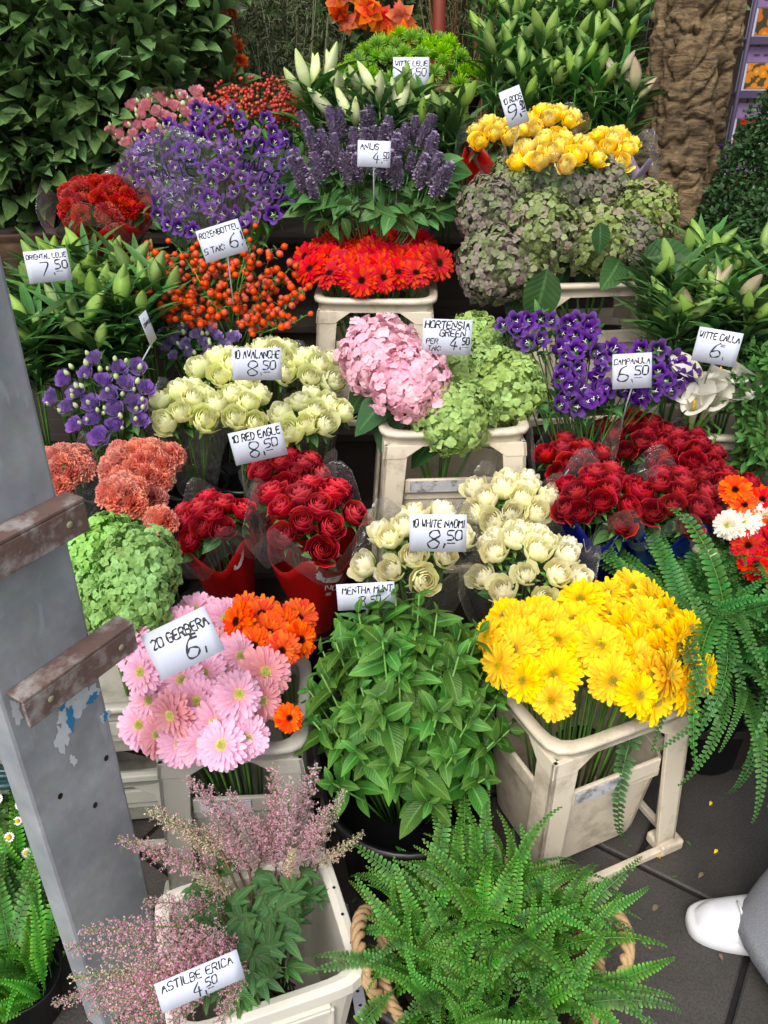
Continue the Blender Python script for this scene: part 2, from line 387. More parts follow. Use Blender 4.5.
SOIL = solid('soil', '#1c140e', rough=.95, noise_amt=.4, noise_scale=60, bump=1, bump_scale=120)
WICKER = solid('wicker', '#b08f66', rough=.65, noise_amt=.3, noise_scale=40, bump=.4, bump_scale=120)
# ---------------------------------------------------------------- flower prototypes (local z = facing direction)
def rose_mesh(name, mat, seed, Rr=.034, H=.05, n=20, open_=1.0, curl=.2, close=.35):
    rd = random.Random(seed); mb = MB()
    for i in range(n):
        p = i / (n - 1)
        ang = i * 2.399 + rd.uniform(-.15, .15)
        half = (1.75 - 1.0 * p) * rd.uniform(.9, 1.1)          # half angular width
        Rp = (.0035 + (Rr - .0035) * p ** .85) * rd.uniform(.96, 1.04)
        h = H * (.95 - .14 * p + .03 * math.sin(i * 1.7)) * (1 if p < .8 else .86)
        cu = (max(0, p - .35) ** 1.2) * curl * rd.uniform(.6, 1.3) * open_
        inn = (1 - p) * close
        tip = rd.uniform(.02, .12) * p; ph = rd.uniform(0, 6)
        def f(u, v):
            a = ang + u * half * (.45 + .55 * min(1, v * 1.8)) * (1 - .12 * v * v)
            bul = math.sin(min(1, v * 1.15) * PI * .5) ** .6
            r = Rp * (.16 + .84 * bul) * (1 - inn * v ** 3) * (1 + .07 * u)
            r += Rr * cu * max(0, v - .62) ** 1.6 * 4.2
            z = h * (v - .16 * abs(u) ** 2.6 * v) + tip * H * max(0, 1 - abs(u) * 2) * v
            z -= Rr * cu * max(0, v - .72) ** 2 * 11.0 * (1 - .3 * abs(u))
            r += .0012 * math.sin(u * 7 + ph) * v * p
            return (r * math.cos(a), r * math.sin(a), z)
        mb.add(grid(8, 7, f), r=[rd.random()])
    # calyx
    def cal(u, v):
        r = Rr * .55 * v ** .6 + .003
        return (r * math.cos(PI * u), r * math.sin(PI * u), -.012 + .016 * v)
    mb.add(grid(10, 3, cal, wrap=True), m=1)
    for k in range(5):
        M = frames([[math.cos(k * 1.257), math.sin(k * 1.257), .55]])
        mb.add(leaf_t(.034, .011, 3, bend=.5), M, [[0, 0, -.006]], m=1)
    return mb.mesh(name, [mat, SEPAL])

def gerbera_meshes(name, pm, dm, seed, Rr=.048, cone=.15):
    rd = random.Random(seed); mb = MB()
    for (n, L, W, el, z, sc) in ((25, Rr, .0135, cone - .12, 0, .0), (23, Rr * .92, .0125, cone + .06, .0022, .13), (20, Rr * .6, .0085, cone + .3, .004, .3)):
        for k in range(n):
            a = 2 * PI * (k + rd.uniform(-.22, .22) + sc) / n
            l = L * rd.uniform(.92, 1.06); el2 = el + rd.uniform(-.16, .14); bd = rd.uniform(.0, .5); w = W * rd.uniform(.85, 1.1); tw = rd.uniform(-.3, .3)
            def f(u, v):
                ww = w * .5 * (.42 + .58 * math.sin(PI * min(.62, v * .62 + .06))) * (1 if v < .99 else .55)
                y = .005 + l * v; x = u * ww
                zz = l * v * math.tan(el2) - bd * l * v * v * .5 + .22 * w * (u * u) * v + tw * x * v
                if v > .99: y += .0012 * (1 - abs(u))
                return (x * math.cos(a) - y * math.sin(a), x * math.sin(a) + y * math.cos(a), zz + z)
            mb.add(grid(2, 6, f), r=[rd.random()])
    pet = mb.mesh(name + '_petals', [pm])
    mb = MB(); K = 90
    i = np.arange(K); rr = .0125 * np.sqrt((i + .5) / K); th = i * 2.399
    pos = np.stack([rr * np.cos(th), rr * np.sin(th), .004 + .004 * (1 - (rr / .0125) ** 2)], 1)
    d = np.stack([rr * np.cos(th) * 30, rr * np.sin(th) * 30, np.ones(K)], 1)
    t = lathe_t([(.0013, -.002), (.0011, .002), (.0003, .0038)], 5)
    t.A[:, 0] = rr.mean() / .0125
    for q in range(K):
        tt = T(t.V, [], None); tt.flat = t.flat; tt.sizes = t.sizes; tt.A = np.tile([rr[q] / .0125, 0], (len(t.V), 1)); mb.add(tt, zframes(d[q:q + 1]), pos[q:q + 1])
    mb.add(lathe_t([(0.0125, 0), (.012, .003), (.007, .006), (.0001, .007)], 14))
    disc = mb.mesh(name + '_disc', [dm])
    mb = MB(); mb.add(lathe_t([(.002, -.014), (.009, -.010), (.0125, -.002), (.013, .001)], 12))
    cal = mb.mesh(name + '_calyx', [SEPAL])
    return pet, disc, cal

FLORET = None
def hyd_mesh(name, mat, seed, Rr=.1, n=190, flat=.8, fs=.014):
    rd = np.random.default_rng(seed); mb = MB()
    pet = grid(3, 3, lambda u, v: (u * fs * .62 * math.sin(PI * min(.88, v * .72 + .12)) ** .6, fs * (.04 + v * (1 - .13 * u * u)), fs * (.12 * v + .12 * u * u - .28 * v * v + .10 * math.sin(3.1 * u + 4 * v))))
    i = np.arange(n); z = 1 - (i + .5) / n * 1.55; rr = np.sqrt(np.maximum(0, 1 - z * z)); th = i * 2.399 + rd.normal(size=n) * .12
    base = np.stack([rr * np.cos(th), rr * np.sin(th), z], 1)
    lump = 1 + .07 * np.sin(base[:, 0] * 5 + seed) * np.cos(base[:, 1] * 6 + seed) + rd.normal(size=n) * .055
    pos = base * lump[:, None] * Rr; pos[:, 2] *= flat
    d = unit(base + rd.normal(size=(n, 3)) * .42)
    Z = zframes(d, rd.random(n) * 6.3)
    rv = rd.random(n); sc = .85 + rd.random(n) * .35
    # patches of colour: neighbouring florets share their tone
    tone = .5 + .5 * np.sin(base[:, 0] * 3.1 + seed * 1.3) * np.sin(base[:, 1] * 2.7 + seed) * .9 + rd.normal(size=n) * .15
    rv = np.clip(.5 * rv + .5 * tone, 0, 1)
    for k in range(4):
        c, s = math.cos(k * PI / 2 + .1), math.sin(k * PI / 2 + .1)
        Rm = np.array([[c, -s, 0], [s, c, 0], [0, 0, 1]])
        mb.add(pet, scaled(Z @ Rm, sc * (.9 + .2 * rd.random(n))), pos + d * (.001 * k), rv)
    # inner layer that closes the gaps
    n2 = n // 2; i = np.arange(n2); z = 1 - (i + .5) / n2 * 1.5; rr = np.sqrt(np.maximum(0, 1 - z * z)); th = i * 2.399 + 1
    b2 = np.stack([rr * np.cos(th), rr * np.sin(th), z], 1); p2 = b2 * Rr * .78; p2[:, 2] *= flat
    mb.add(grid(2, 2, lambda u, v: (u * fs * 1.1, fs * 2.0 * (v - .5), 0)), zframes(b2 + rd.normal(size=(n2, 3)) * .3), p2, rd.random(n2))
    for k in range(14):
        q = b2[(k * n2) // 16] * Rr * .85; q = np.array([q[0], q[1], q[2] * flat])
        mb.add(tube_t([(0, 0, -Rr * .7), tuple(q * .5 + np.array([0, 0, -Rr * .2])), tuple(q)], [.003, .002, .0012], 4), m=1)
    return mb.mesh(name, [mat, G_STEM])

def carnation_mesh(name, mat, seed, Rr=.036):
    rd = random.Random(seed); mb = MB()
    n = 46
    for i in range(n):
        z = 1 - (i + .5) / n * 1.0; rr = math.sqrt(1 - z * z); th = i * 2.399
        d = np.array([rr * math.cos(th), rr * math.sin(th), z * .9 + .1])
        ph = rd.uniform(0, 6); fr = rd.uniform(9, 13); L = Rr * (.9 + .25 * rd.random()); W = Rr * rd.uniform(.75, 1.0)
        def f(u, v):
            w = W * (.12 + .88 * v ** .9) * .5
            ruf = v * v * (.2 * math.sin(u * fr + ph) + .1 * math.sin(u * 23 + ph * 2)) * Rr
            zig = (.0018 if int(round((u + 1) * 6)) % 2 else -.0018) if v > .98 else 0
            return (u * w * 1.1, L * v * (1 - .12 * u * u) + zig, ruf + .1 * Rr * u * u)
        M = frames([d], rand_dirs(1))
        mb.add(grid(12, 4, f), M, [[0, 0, -.006]], [rd.random()])
    mb.add(lathe_t([(.004, -.036), (.0075, -.03), (.009, -.004), (.005, 0)], 8), m=1)
    return mb.mesh(name, [mat, SEPAL])

def pompon_mesh(name, mat, seed, Rr=.03):
    rd = np.random.default_rng(seed); mb = MB(); n = 130
    i = np.arange(n); z = 1 - (i + .5) / n * 1.05; rr = np.sqrt(np.maximum(0, 1 - z * z)); th = i * 2.399
    d = np.stack([rr * np.cos(th), rr * np.sin(th), z * .8 + .15], 1) + rd.normal(size=(n, 3)) * .1
    M = frames(d, unit(rd.normal(size=(n, 3)) + [0, 0, .6]))
    t = grid(2, 4, lambda u, v: (u * .0022 * math.sin(PI * min(.85, v + .1)), Rr * v, Rr * .18 * v * v + .0008 * u * u))
    mb.add(t, scaled(M, .8 + .35 * rd.random(n)), None if False else np.zeros((n, 3)), rd.random(n))
    return mb.mesh(name, [mat])

def bell_mesh(name, mat, seed, Rr=.018, L=.032):
    mb = MB()
    def f(u, v):
        a = PI * u; lobe = abs(math.cos(2.5 * a)) ** .7
        r = Rr * (.3 + .62 * min(1, v * 2.2) ** .55) * (1 - .1 * math.sin(PI * v))
        if v > .72: r += Rr * (v - .72) / .28 * (.15 + .55 * lobe)
        z = L * min(v, .86) + (L * .22 * (lobe - .4) * (v - .72) / .28 if v > .72 else 0)
        return (r * math.cos(a), r * math.sin(a), z)
    mb.add(grid(20, 7, f, wrap=True), r=[.5])
    mb.add(tube_t([(0, 0, .004), (0, 0, L * .85)], [.0016, .0012], 5), m=1)
    for k in range(3):
        a = k * 2.09; mb.add(tube_t([(0, 0, L * .8), (.005 * math.cos(a), .005 * math.sin(a), L * .95)], [.0011, .0008], 4), m=1)
    for k in range(5):
        mb.add(leaf_t(.018, .007, 3, bend=-.3), frames([[math.cos(k * 1.257), math.sin(k * 1.257), .5]]), [[0, 0, 0]], m=2)
    return mb.mesh(name, [mat, STIG, SEPAL])

def lis_mesh(name, mat, seed, Rr=.026, n=13):
    rd = random.Random(seed); mb = MB()
    for i in range(n):
        p = i / (n - 1); ang = i * 2.3; Rp = Rr * (.2 + .8 * p); half = 1.5 - .7 * p; ph = rd.uniform(0, 6)
        def f(u, v):
            a = ang + u * half * (.4 + .6 * v)
            r = Rp * (.12 + .88 * v ** .7) + Rr * .25 * p * max(0, v - .6) * (1 + .6 * math.sin(u * 6 + ph))
            z = .034 * (v - .14 * abs(u) ** 2 * v) * (1 - .22 * p) + .002 * math.sin(u * 8 + ph) * v
            return (r * math.cos(a), r * math.sin(a), z)
        mb.add(grid(8, 5, f), r=[rd.random()])
    return mb.mesh(name, [mat])

def bud_mesh(name, mat, L=.09, Rr=.012, seed=0, ridg=.12, k=12, tipcurve=.0):
    def f(u, v):
        a = PI * u
        r = Rr * math.sin(PI * min(1, max(0, v * .93 + .045)) ** .85) ** .8 * (1 + ridg * math.cos(3 * a))
        return (r * math.cos(a) + tipcurve * L * v * v, r * math.sin(a), L * v)
    mb = MB(); mb.add(grid(k, 9, f, wrap=True), r=[.5])
    return mb.mesh(name, [mat])

def spike_mesh(name, mat, seed, L=.1, Rr=.013, whorls=16):
    rd = np.random.default_rng(seed); mb = MB()
    n = whorls * 13
    i = np.arange(n); w = i // 13; v = (w + rd.random(n) * .6) / whorls
    r = Rr * np.sin(np.pi * np.clip(v * .86 + .12, 0, 1)) ** .5 * (.8 + .35 * (w % 2)) + rd.normal(size=n) * .001
    th = i * 2.399 + rd.random(n)
    pos = np.stack([r * .35 * np.cos(th), r * .35 * np.sin(th), v * L], 1)
    d = np.stack([np.cos(th), np.sin(th), .55 + .5 * v], 1)
    t = grid(2, 2, lambda u, vv: (u * .0024 * (.4 + vv), vv, .0012 * abs(u)))
    M = frames(d, [0, 0, 1.]); M = M.copy(); M[:, :, 1] *= (r * .85 + .002)[:, None]
    mb.add(t, M, pos, np.clip(.5 * rd.random(n) + .5 * (1 - v), 0, 1))
    mb.add(t, frames(d + rd.normal(size=(n, 3)) * .5) * np.array([1.2, .009, 1])[None, None, :], pos * [2.0, 2.0, 1], rd.random(n))
    mb.add(tube_t([(0, 0, -.03), (0, 0, L * .9)], [.0022, .0012], 5), m=1)
    return mb.mesh(name, [mat, G_STEM])

def plume_mesh(name, mat, seed, L=.2, Rr=.045):
    rd = np.random.default_rng(seed); mb = MB()
    fl = T([(0, 0, 0), (.0022, .0012, .0006), (.0006, .0034, .0012), (-.0022, .0014, -.0004)], [(0, 1, 2, 3)], [(0, 0), (.5, 1), (1, 0), (.5, -1)])
    axis = lambda v: np.array([.10 * L * math.sin(seed) * v * v, .10 * L * math.cos(seed * 2) * v * v, L * v])
    mb.add(tube_t([axis(k / 6) for k in range(7)], [.002 - .0013 * k / 6 for k in range(7)], 5), m=1)
    P = []; D = []
    nb = 62
    for b in range(nb):
        v = .05 + .93 * b / nb; o = axis(v); l = Rr * (1 - v) ** .75 * rd.uniform(.7, 1.25) + .007
        a = b * 2.399; d0 = np.array([math.cos(a), math.sin(a), .75]); d0 /= np.linalg.norm(d0)
        end = o + d0 * l; 
        mb.add(tube_t([o, o * .5 + end * .5 + [0, 0, -.002], end], [.0009, .0007, .0005], 3, cap=False), m=1)
        m = int(5 + l * 560)
        for q in range(m):
            f = (q + .5) / m; p = o + (end - o) * f + rd.normal(size=3) * .0017
            P.append(p); D.append(unit(d0 * .6 + rd.normal(size=3)))
            if l > .02 and q % 2 == 0:
                sd = rd.normal(size=3) * .0045 * (1.1 - f)
                P.append(p + sd); D.append(unit(sd))
    P = np.array(P); D = np.array(D)
    mb.add(fl, scaled(frames(D, rand_dirs(len(D))), .5 + rd.random(len(D)) * .55), P, rd.random(len(P)))
    return mb.mesh(name, [mat, G_STEM])

def calla_mesh(name, seed):
    mb = MB()
    def f(u, v):
        a = PI * u * .97; r = .007 + .03 * v ** 2.1 * (1 + .3 * math.cos(a))
        z = .1 * v + .03 * v * v * math.cos(a) * (1 if v > .4 else .5) - .016 * max(0, v - .8) * 5
        return (r * math.cos(a) * (1.05), r * math.sin(a), z)
    mb.add(grid(16, 9, f), r=[.4])
    mb.add(tube_t([(0, 0, .02), (0, 0, .08)], [.004, .003], 6), m=1)
    mb.add(tube_t([(0, 0, -.12), (0, 0, .01)], [.005, .006], 6), m=2)
    return mb.mesh(name, [CALLA, DISC_Y, G_STEM])

def daisy_mesh(name, seed):
    rd = random.Random(seed); mb = MB()
    for k in range(14):
        a = 2 * PI * k / 14
        mb.add(leaf_t(.0085, .0046, 3, bend=.1, p=1.3), frames([[math.cos(a), math.sin(a), .1]]), r=[rd.random()])
    mb.add(lathe_t([(.0045, 0), (.0042, .002), (.002, .0035), (.0001, .004)], 8), m=1)
    mb.add(tube_t([(0, 0, -.05), (0, 0, 0)], [.0008, .0008], 3), m=2)
    return mb.mesh(name, [DAISY, solid('daisy_eye', '#d9a800', rough=.7), G_STEM])

def frond_mesh(name, mat, seed, L=.42, e0=1.3, droop=1.5, pin=.0205, pitchg=.0102):
    rd = random.Random(seed); mb = MB()
    n = int(L / pitchg); e = e0; p = np.array([0., 0., 0.]); pts = []; dirs = []
    side = rd.uniform(-.25, .25)
    az = 0.0
    for i in range(n + 1):
        pts.append(p.copy()); d = np.array([math.cos(e) * math.cos(az), math.cos(e) * math.sin(az), math.sin(e)]); dirs.append(d)
        p = p + d * (L / n); e -= droop / n * (0.4 + 1.2 * i / n); az += side / n
    mb.add(tube_t(pts[::3] + [pts[-1]], [.0017 - .0012 * k / len(pts[::3]) for k in range(len(pts[::3]) + 1)], 4, cap=False), m=1)
    pt = grid(2, 4, lambda u, v: (u * .5 * .0084 * (1 - .25 * v) * (1.0 if v > .05 else .6) * (.5 if v > .99 else 1), v, -.22 * v * v + .10 * math.sin(v * 9) * abs(u)))
    Ms = []; Ps = []; Rs = []
    start = int(n * .14)
    for i in range(start, n):
        f = (i - start) / (n - start)
        l = pin * (min(1, .45 + f * 3.0)) * (1 - max(0, f - .35) / .65 * .86) * rd.uniform(.93, 1.05)
        if f < .05: l *= .7
        d = dirs[i]; sidev = unit(np.cross([0, 0, 1.], d) if abs(d[2]) < .98 else np.array([-math.sin(az), math.cos(az), 0]))
        up = unit(np.cross(d, sidev))
        for s in (-1, 1):
            if rd.random() < .012: continue
            dd = unit(sidev * s + d * (.22 + .5 * f ** 3) + up * rd.uniform(.0, .32))
            M = frames([dd], [up])[0].copy(); M[:, 1] *= l; M[:, 2] *= l; M[:, 0] *= (.75 + .45 * l / pin)
            Ms.append(M); Ps.append(pts[i] + d * (.0 if s > 0 else L / n * .5)); Rs.append(rd.random())
    mb.add(pt, np.array(Ms), np.array(Ps), np.array(Rs))
    me = mb.mesh(name, [mat, G_STEM])
    tt = T(np.concatenate(mb.V), []); tt.flat = np.concatenate(mb.F); tt.sizes = np.concatenate(mb.S); tt.A = np.concatenate(mb.A)[:, :2]; FT[name] = tt
    return me
FT = {}

def berry_mesh(name, mat, Rr=.0098):
    mb = MB(); t = sphere_t(Rr, 8, 6, sz=1.08); mb.add(t, r=[.5])
    mb.add(lathe_t([(.0018, Rr * .95), (.0026, Rr * 1.25)], 5), m=1)
    return mb.mesh(name, [mat, WOOD_TWIG])

print('protos...')
P = {}
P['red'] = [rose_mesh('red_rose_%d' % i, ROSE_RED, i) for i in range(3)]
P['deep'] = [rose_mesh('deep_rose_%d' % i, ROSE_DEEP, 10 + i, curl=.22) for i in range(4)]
P['cream'] = [rose_mesh('cream_rose_%d' % i, ROSE_GREENISH, 20 + i, Rr=.037, H=.060, curl=.12, n=17, close=.62) for i in range(4)]
P['naomi'] = [rose_mesh('white_rose_%d' % i, ROSE_CREAM, 30 + i, Rr=.036, H=.060, curl=.12, n=17, close=.62) for i in range(4)]
P['yel'] = [rose_mesh('yellow_rose_%d' % i, ROSE_YEL, 40 + i, Rr=.033, H=.054, curl=.28, n=17, close=.6) for i in range(3)]
GER = {}
for k, pm, dm, n_, c_ in (('yel', GER_YEL, DISC_Y, 3, .05), ('pink', GER_PINK, DISC_G, 3, .05), ('salmon', GER_PINK2, DISC_G, 1, .1), ('org', GER_ORG, DISC_D, 2, .12), ('red', GER_RED, DISC_D, 3, .12), ('wht', GER_WHT, DISC_G, 1, .1)):
    GER[k] = [gerbera_meshes('gerbera_%s_%d' % (k, i), pm, dm, i * 7 + len(k), cone=c_) for i in range(n_)]
P['hgrn'] = [hyd_mesh('hydrangea_green_%d' % i, HYD_GRN, i, n=260, fs=.0125) for i in range(3)]
P['hlime'] = [hyd_mesh('hydrangea_lime_%d' % i, HYD_LIME, i + 5, n=300, fs=.012) for i in range(2)]
P['hpnk'] = [hyd_mesh('hydrangea_pink_%d' % i, HYD_PNK, i + 9, n=270, fs=.0138) for i in range(2)]
P['haut'] = [hyd_mesh('hydrangea_autumn_%d' % i, HYD_AUT if i < 2 else HYD_AUT2, i + 12, n=320, fs=.0112, flat=.95) for i in range(3)]
P['cor'] = [carnation_mesh('coral_carnation_%d' % i, CARN_COR, i) for i in range(3)]
P['rcarn'] = [carnation_mesh('red_carnation_%d' % i, CARN_RED, i + 4) for i in range(2)]
P['chr'] = [pompon_mesh('green_pompon_%d' % i, CHRYS, i) for i in range(3)]
P['camp'] = [bell_mesh('bell_purple_%d' % i, (CAMP, CAMP_L)[i], i) for i in range(2)]
P['lpur'] = [lis_mesh('lisianthus_purple_%d' % i, LIS_PUR, i) for i in range(2)]
P['llil'] = [lis_mesh('lisianthus_lilac_%d' % i, LIS_LIL, i, Rr=.02) for i in range(2)]
P['lpnk'] = [lis_mesh('lisianthus_pink_%d' % i, LIS_PNK, i, Rr=.022) for i in range(2)]
P['lbud'] = [bud_mesh('lisianthus_bud', LIS_BUD, .026, .008, ridg=.05, k=8)]
P['bud'] = [bud_mesh('lily_bud_green', G_BUD, .10, .0175)]
P['budw'] = [bud_mesh('lily_bud_pale', G_BUDW, .12, .018, tipcurve=.06)]
P['budp'] = [bud_mesh('lily_bud_blush', G_BUDP, .1, .017, tipcurve=.08)]
P['aga'] = [spike_mesh('purple_spike_%d' % i, AGA, i, L=.062 + .014 * i) for i in range(3)]
P['astil'] = [plume_mesh('pink_plume_%d' % i, ASTIL, i + 1, L=.18 + .02 * i, Rr=.034) for i in range(3)]
P['astilc'] = [plume_mesh('cream_plume_%d' % i, ASTIL_C, i + 7, L=.19, Rr=.026) for i in range(2)]
P['calla'] = [calla_mesh('white_calla', 1)]
P['daisy'] = [daisy_mesh('small_daisy', 1)]
P['berry'] = [berry_mesh('orange_hip', BERRY)]
P['berryr'] = [berry_mesh('red_hip', BERRY_R, .0062)]
P['frond'] = [frond_mesh('fern_frond_%d' % i, G_FERN, i, L=.19 + .03 * i, e0=1.45 - .13 * i, droop=1.3 + .16 * i) for i in range(5)] + \
    [frond_mesh('fern_frond_flat_%d' % i, G_FERN, 20 + i, L=.26, e0=.65 - .2 * i, droop=1.3) for i in range(3)]
P['frond_d'] = [frond_mesh('dark_frond_%d' % i, G_FERN_D, 40 + i, L=.38 + .035 * i, e0=1.35 - .22 * i, droop=2.2 + .12 * i, pin=.022, pitchg=.0105) for i in range(5)]
# ---------------------------------------------------------------- builders
UP = np.array([0, 0, 1.])
def tocam(p, up=.8):                            # tilt of heads: towards the customer and up
    d = np.array([-p[0] * .35, -1.0, 0]); d /= np.linalg.norm(d)
    return unit(d * (1 - up) + UP * up)

def heads_pts(C, ax, Rr, n, dome=.35, spread=.7, phase=0.0, jit=.12, ex=1.0):
    C = np.array(C); X = zframes([ax], 0.0)[0]; out = []
    for i in range(n):
        q = math.sqrt((i + .5) / n); a = i * 2.399 + phase
        rr = Rr * q * (1 + R.uniform(-jit, jit)); a += R.uniform(-jit, jit)
        rad = X[:, 0] * math.cos(a) * ex + X[:, 1] * math.sin(a)
        p = C + rad * rr - X[:, 2] * (dome * Rr * q * q) + X[:, 2] * R.uniform(-.05, .05) * Rr
        d = unit(X[:, 2] + rad * spread * q + rand_dirs(1)[0] * .12)
        out.append((p, d))
    return out

def stems_to(mb, pts, base, back=.05, rad=.0022, mid=.55, sides=5, spread=.02):
    base = np.array(base)
    for p, d in pts:
        p0 = p - d * .008; p1 = p - d * back; b = base + rand_dirs(1)[0] * spread
        m = p1 * mid + b * (1 - mid)
        mb.add(tube_t([p0, p1, m, b], [rad, rad, rad * 1.1, rad * 1.2], sides))

def leaves_around(mb, pts, tmpl, n_each=2, back=.05, out=1.0, up=.2, smin=.7, smax=1.2, m=0):
    Ps = []; Ds = []
    for p, d in pts:
        for k in range(n_each):
            r = rand_dirs(1)[0]; r = unit(r - d * r.dot(d)); Ps.append(p - d * R.uniform(back * .6, back * 1.5)); Ds.append(unit(r * out + UP * up + d * R.uniform(-.1, .5)))
    n = len(Ps)
    mb.add(tmpl, scaled(frames(Ds, rand_dirs(n, 2.5)), smin + (smax - smin) * rng.random(n)), np.array(Ps), m=m)

def wrap_surface(base, C, ax, r0, r1, flare=.0, seed=0, crinkle=.03, peak=.0, facing=None):
    """a cone of paper from base to the collar round C; u = turn (-1..1, 0 faces the customer), v = height 0..1"""
    base = np.array(base); C = np.array(C)
    def f(u, v):
        c = base + (C - base) * v
        a = PI * u - PI / 2
        zz = unit(C - base); x = unit(np.cross([0, 1, 0.], zz)); y = np.cross(zz, x)
        r = r0 + (r1 - r0) * v ** 1.1
        r *= 1 + crinkle * (math.sin(5 * a + seed) * v + .6 * math.sin(11 * a + seed * 2 + 3 * v) + .4 * math.sin(9 * v + 2 * a + seed))
        top = 0
        if v > .5: top = peak * (v - .5) * 2 * (math.sin(4 * a + seed) * .5)
        return c + (x * math.cos(a) + y * math.sin(a)) * r + zz * top
    return f

def wrap_mb(S, v0, v1, nu=40, nv=8, u0=-1, u1=1, off=0):
    return grid(nu, nv, lambda u, v: tuple(S(u0 + (u + 1) / 2 * (u1 - u0), v0 + (v1 - v0) * v)))

# handwriting --------------------------------------------------
GL = {'A': '00 26 40;13 33', 'B': '00 06 36 45 44 33 03;33 42 41 30 00', 'C': '45 36 16 05 01 10 30 41', 'D': '00 06 26 44 42 20 00', 'E': '46 06 00 40;03 33',
      'F': '46 06 00;03 33', 'G': '45 36 16 05 01 10 30 41 43 23', 'H': '06 00;46 40;03 43', 'I': '26 20', 'J': '46 41 30 10 01', 'K': '06 00;46 03 40', 'L': '06 00 40',
      'M': '00 06 23 46 40', 'N': '00 06 40 46', 'O': '16 05 01 10 30 41 45 36 16', 'P': '00 06 36 45 44 33 03', 'Q': '16 05 01 10 30 41 45 36 16;22 40', 'R': '00 06 36 45 44 33 03;23 40',
      'S': '45 36 16 05 04 13 33 42 41 30 10 01', 'T': '06 46;26 20', 'U': '06 01 10 30 41 46', 'V': '06 20 46', 'W': '06 10 23 30 46', 'X': '06 40;46 00', 'Y': '06 23 46;23 20', 'Z': '06 46 00 40',
      '0': '16 05 01 10 30 41 45 36 16', '1': '14 26 20', '2': '05 16 36 45 44 00 40', '3': '05 16 36 45 34 23 34 42 41 30 10 01', '4': '36 02 42;34 30', '5': '46 06 03 33 42 41 30 00', '6': '36 15 02 01 10 30 41 42 33 13 02',
      '7': '06 46 10', '8': '36 16 05 04 42 41 30 10 01 02 44 45 36', '9': '43 13 04 05 16 36 45 43 31 10', '.': '20 21', ',': '21 1z', '=': '02 42;04 44', ':': '21 22;24 25', '-': '13 33', '_': '00 40', ' ': ''}
def glyph(ch):
    out = []
    for s in GL.get(ch, '').split(';'):
        pts = [(int(q[0]), -1 if q[1] == 'z' else int(q[1])) for q in s.split()]
        if len(pts) > 1: out.append(pts)
    return out
def text_lines(text, h, slant=.1, jit=.34, wide=.62, seed=0):
    """polylines in 2D, starting at x=0, baseline 0"""
    rd = random.Random(seed + len(text)); x = 0; out = []
    for ch in text:
        adv = {'I': .45, '.': .35, ',': .35, ':': .4, ' ': .6, '1': .6}.get(ch, 1.0)
        dy = rd.uniform(-.1, .1) * h * jit
        for pl in glyph(ch):
            p = [((a + rd.uniform(-jit, jit) * .7) / 4 * h * wide - (h * wide * .3 if ch in 'I.,:' else 0), (b + rd.uniform(-jit, jit)) / 6 * h) for a, b in pl]
            for _ in range(2):
                if len(p) > 2:
                    closed = pl[0] == pl[-1]
                    q = [p[0]] if not closed else []
                    for a, b in zip(p[:-1], p[1:]):
                        q += [(a[0] * .78 + b[0] * .22, a[1] * .78 + b[1] * .22), (a[0] * .22 + b[0] * .78, a[1] * .22 + b[1] * .78)]
                    if not closed: q.append(p[-1])
                    else: q.append(q[0])
                    p = q
            out.append([(x + a + b * slant, b + dy) for a, b in p])
        x += h * wide * adv * 1.28
    return out, x
def ribbon(mb, pts, nrm, w, m=0):
    """pts: 3D polyline, nrm: normals"""
    V = []; F = []
    n = len(pts)
    for i in range(n):
        t = unit(pts[min(i + 1, n - 1)] - pts[max(i - 1, 0)]); s = np.cross(nrm[i], t) * w * .5 * (1.0 + .35 * math.sin(i * .8 + len(pts) + w * 9e4))
        ext = t * w * .3 * (-1 if i == 0 else (1 if i == n - 1 else 0))
        V += [pts[i] + s + ext, pts[i] - s + ext]
    for i in range(n - 1): F.append((2 * i, 2 * i + 1, 2 * i + 3, 2 * i + 2))
    mb.add(T(V, F), m=m)

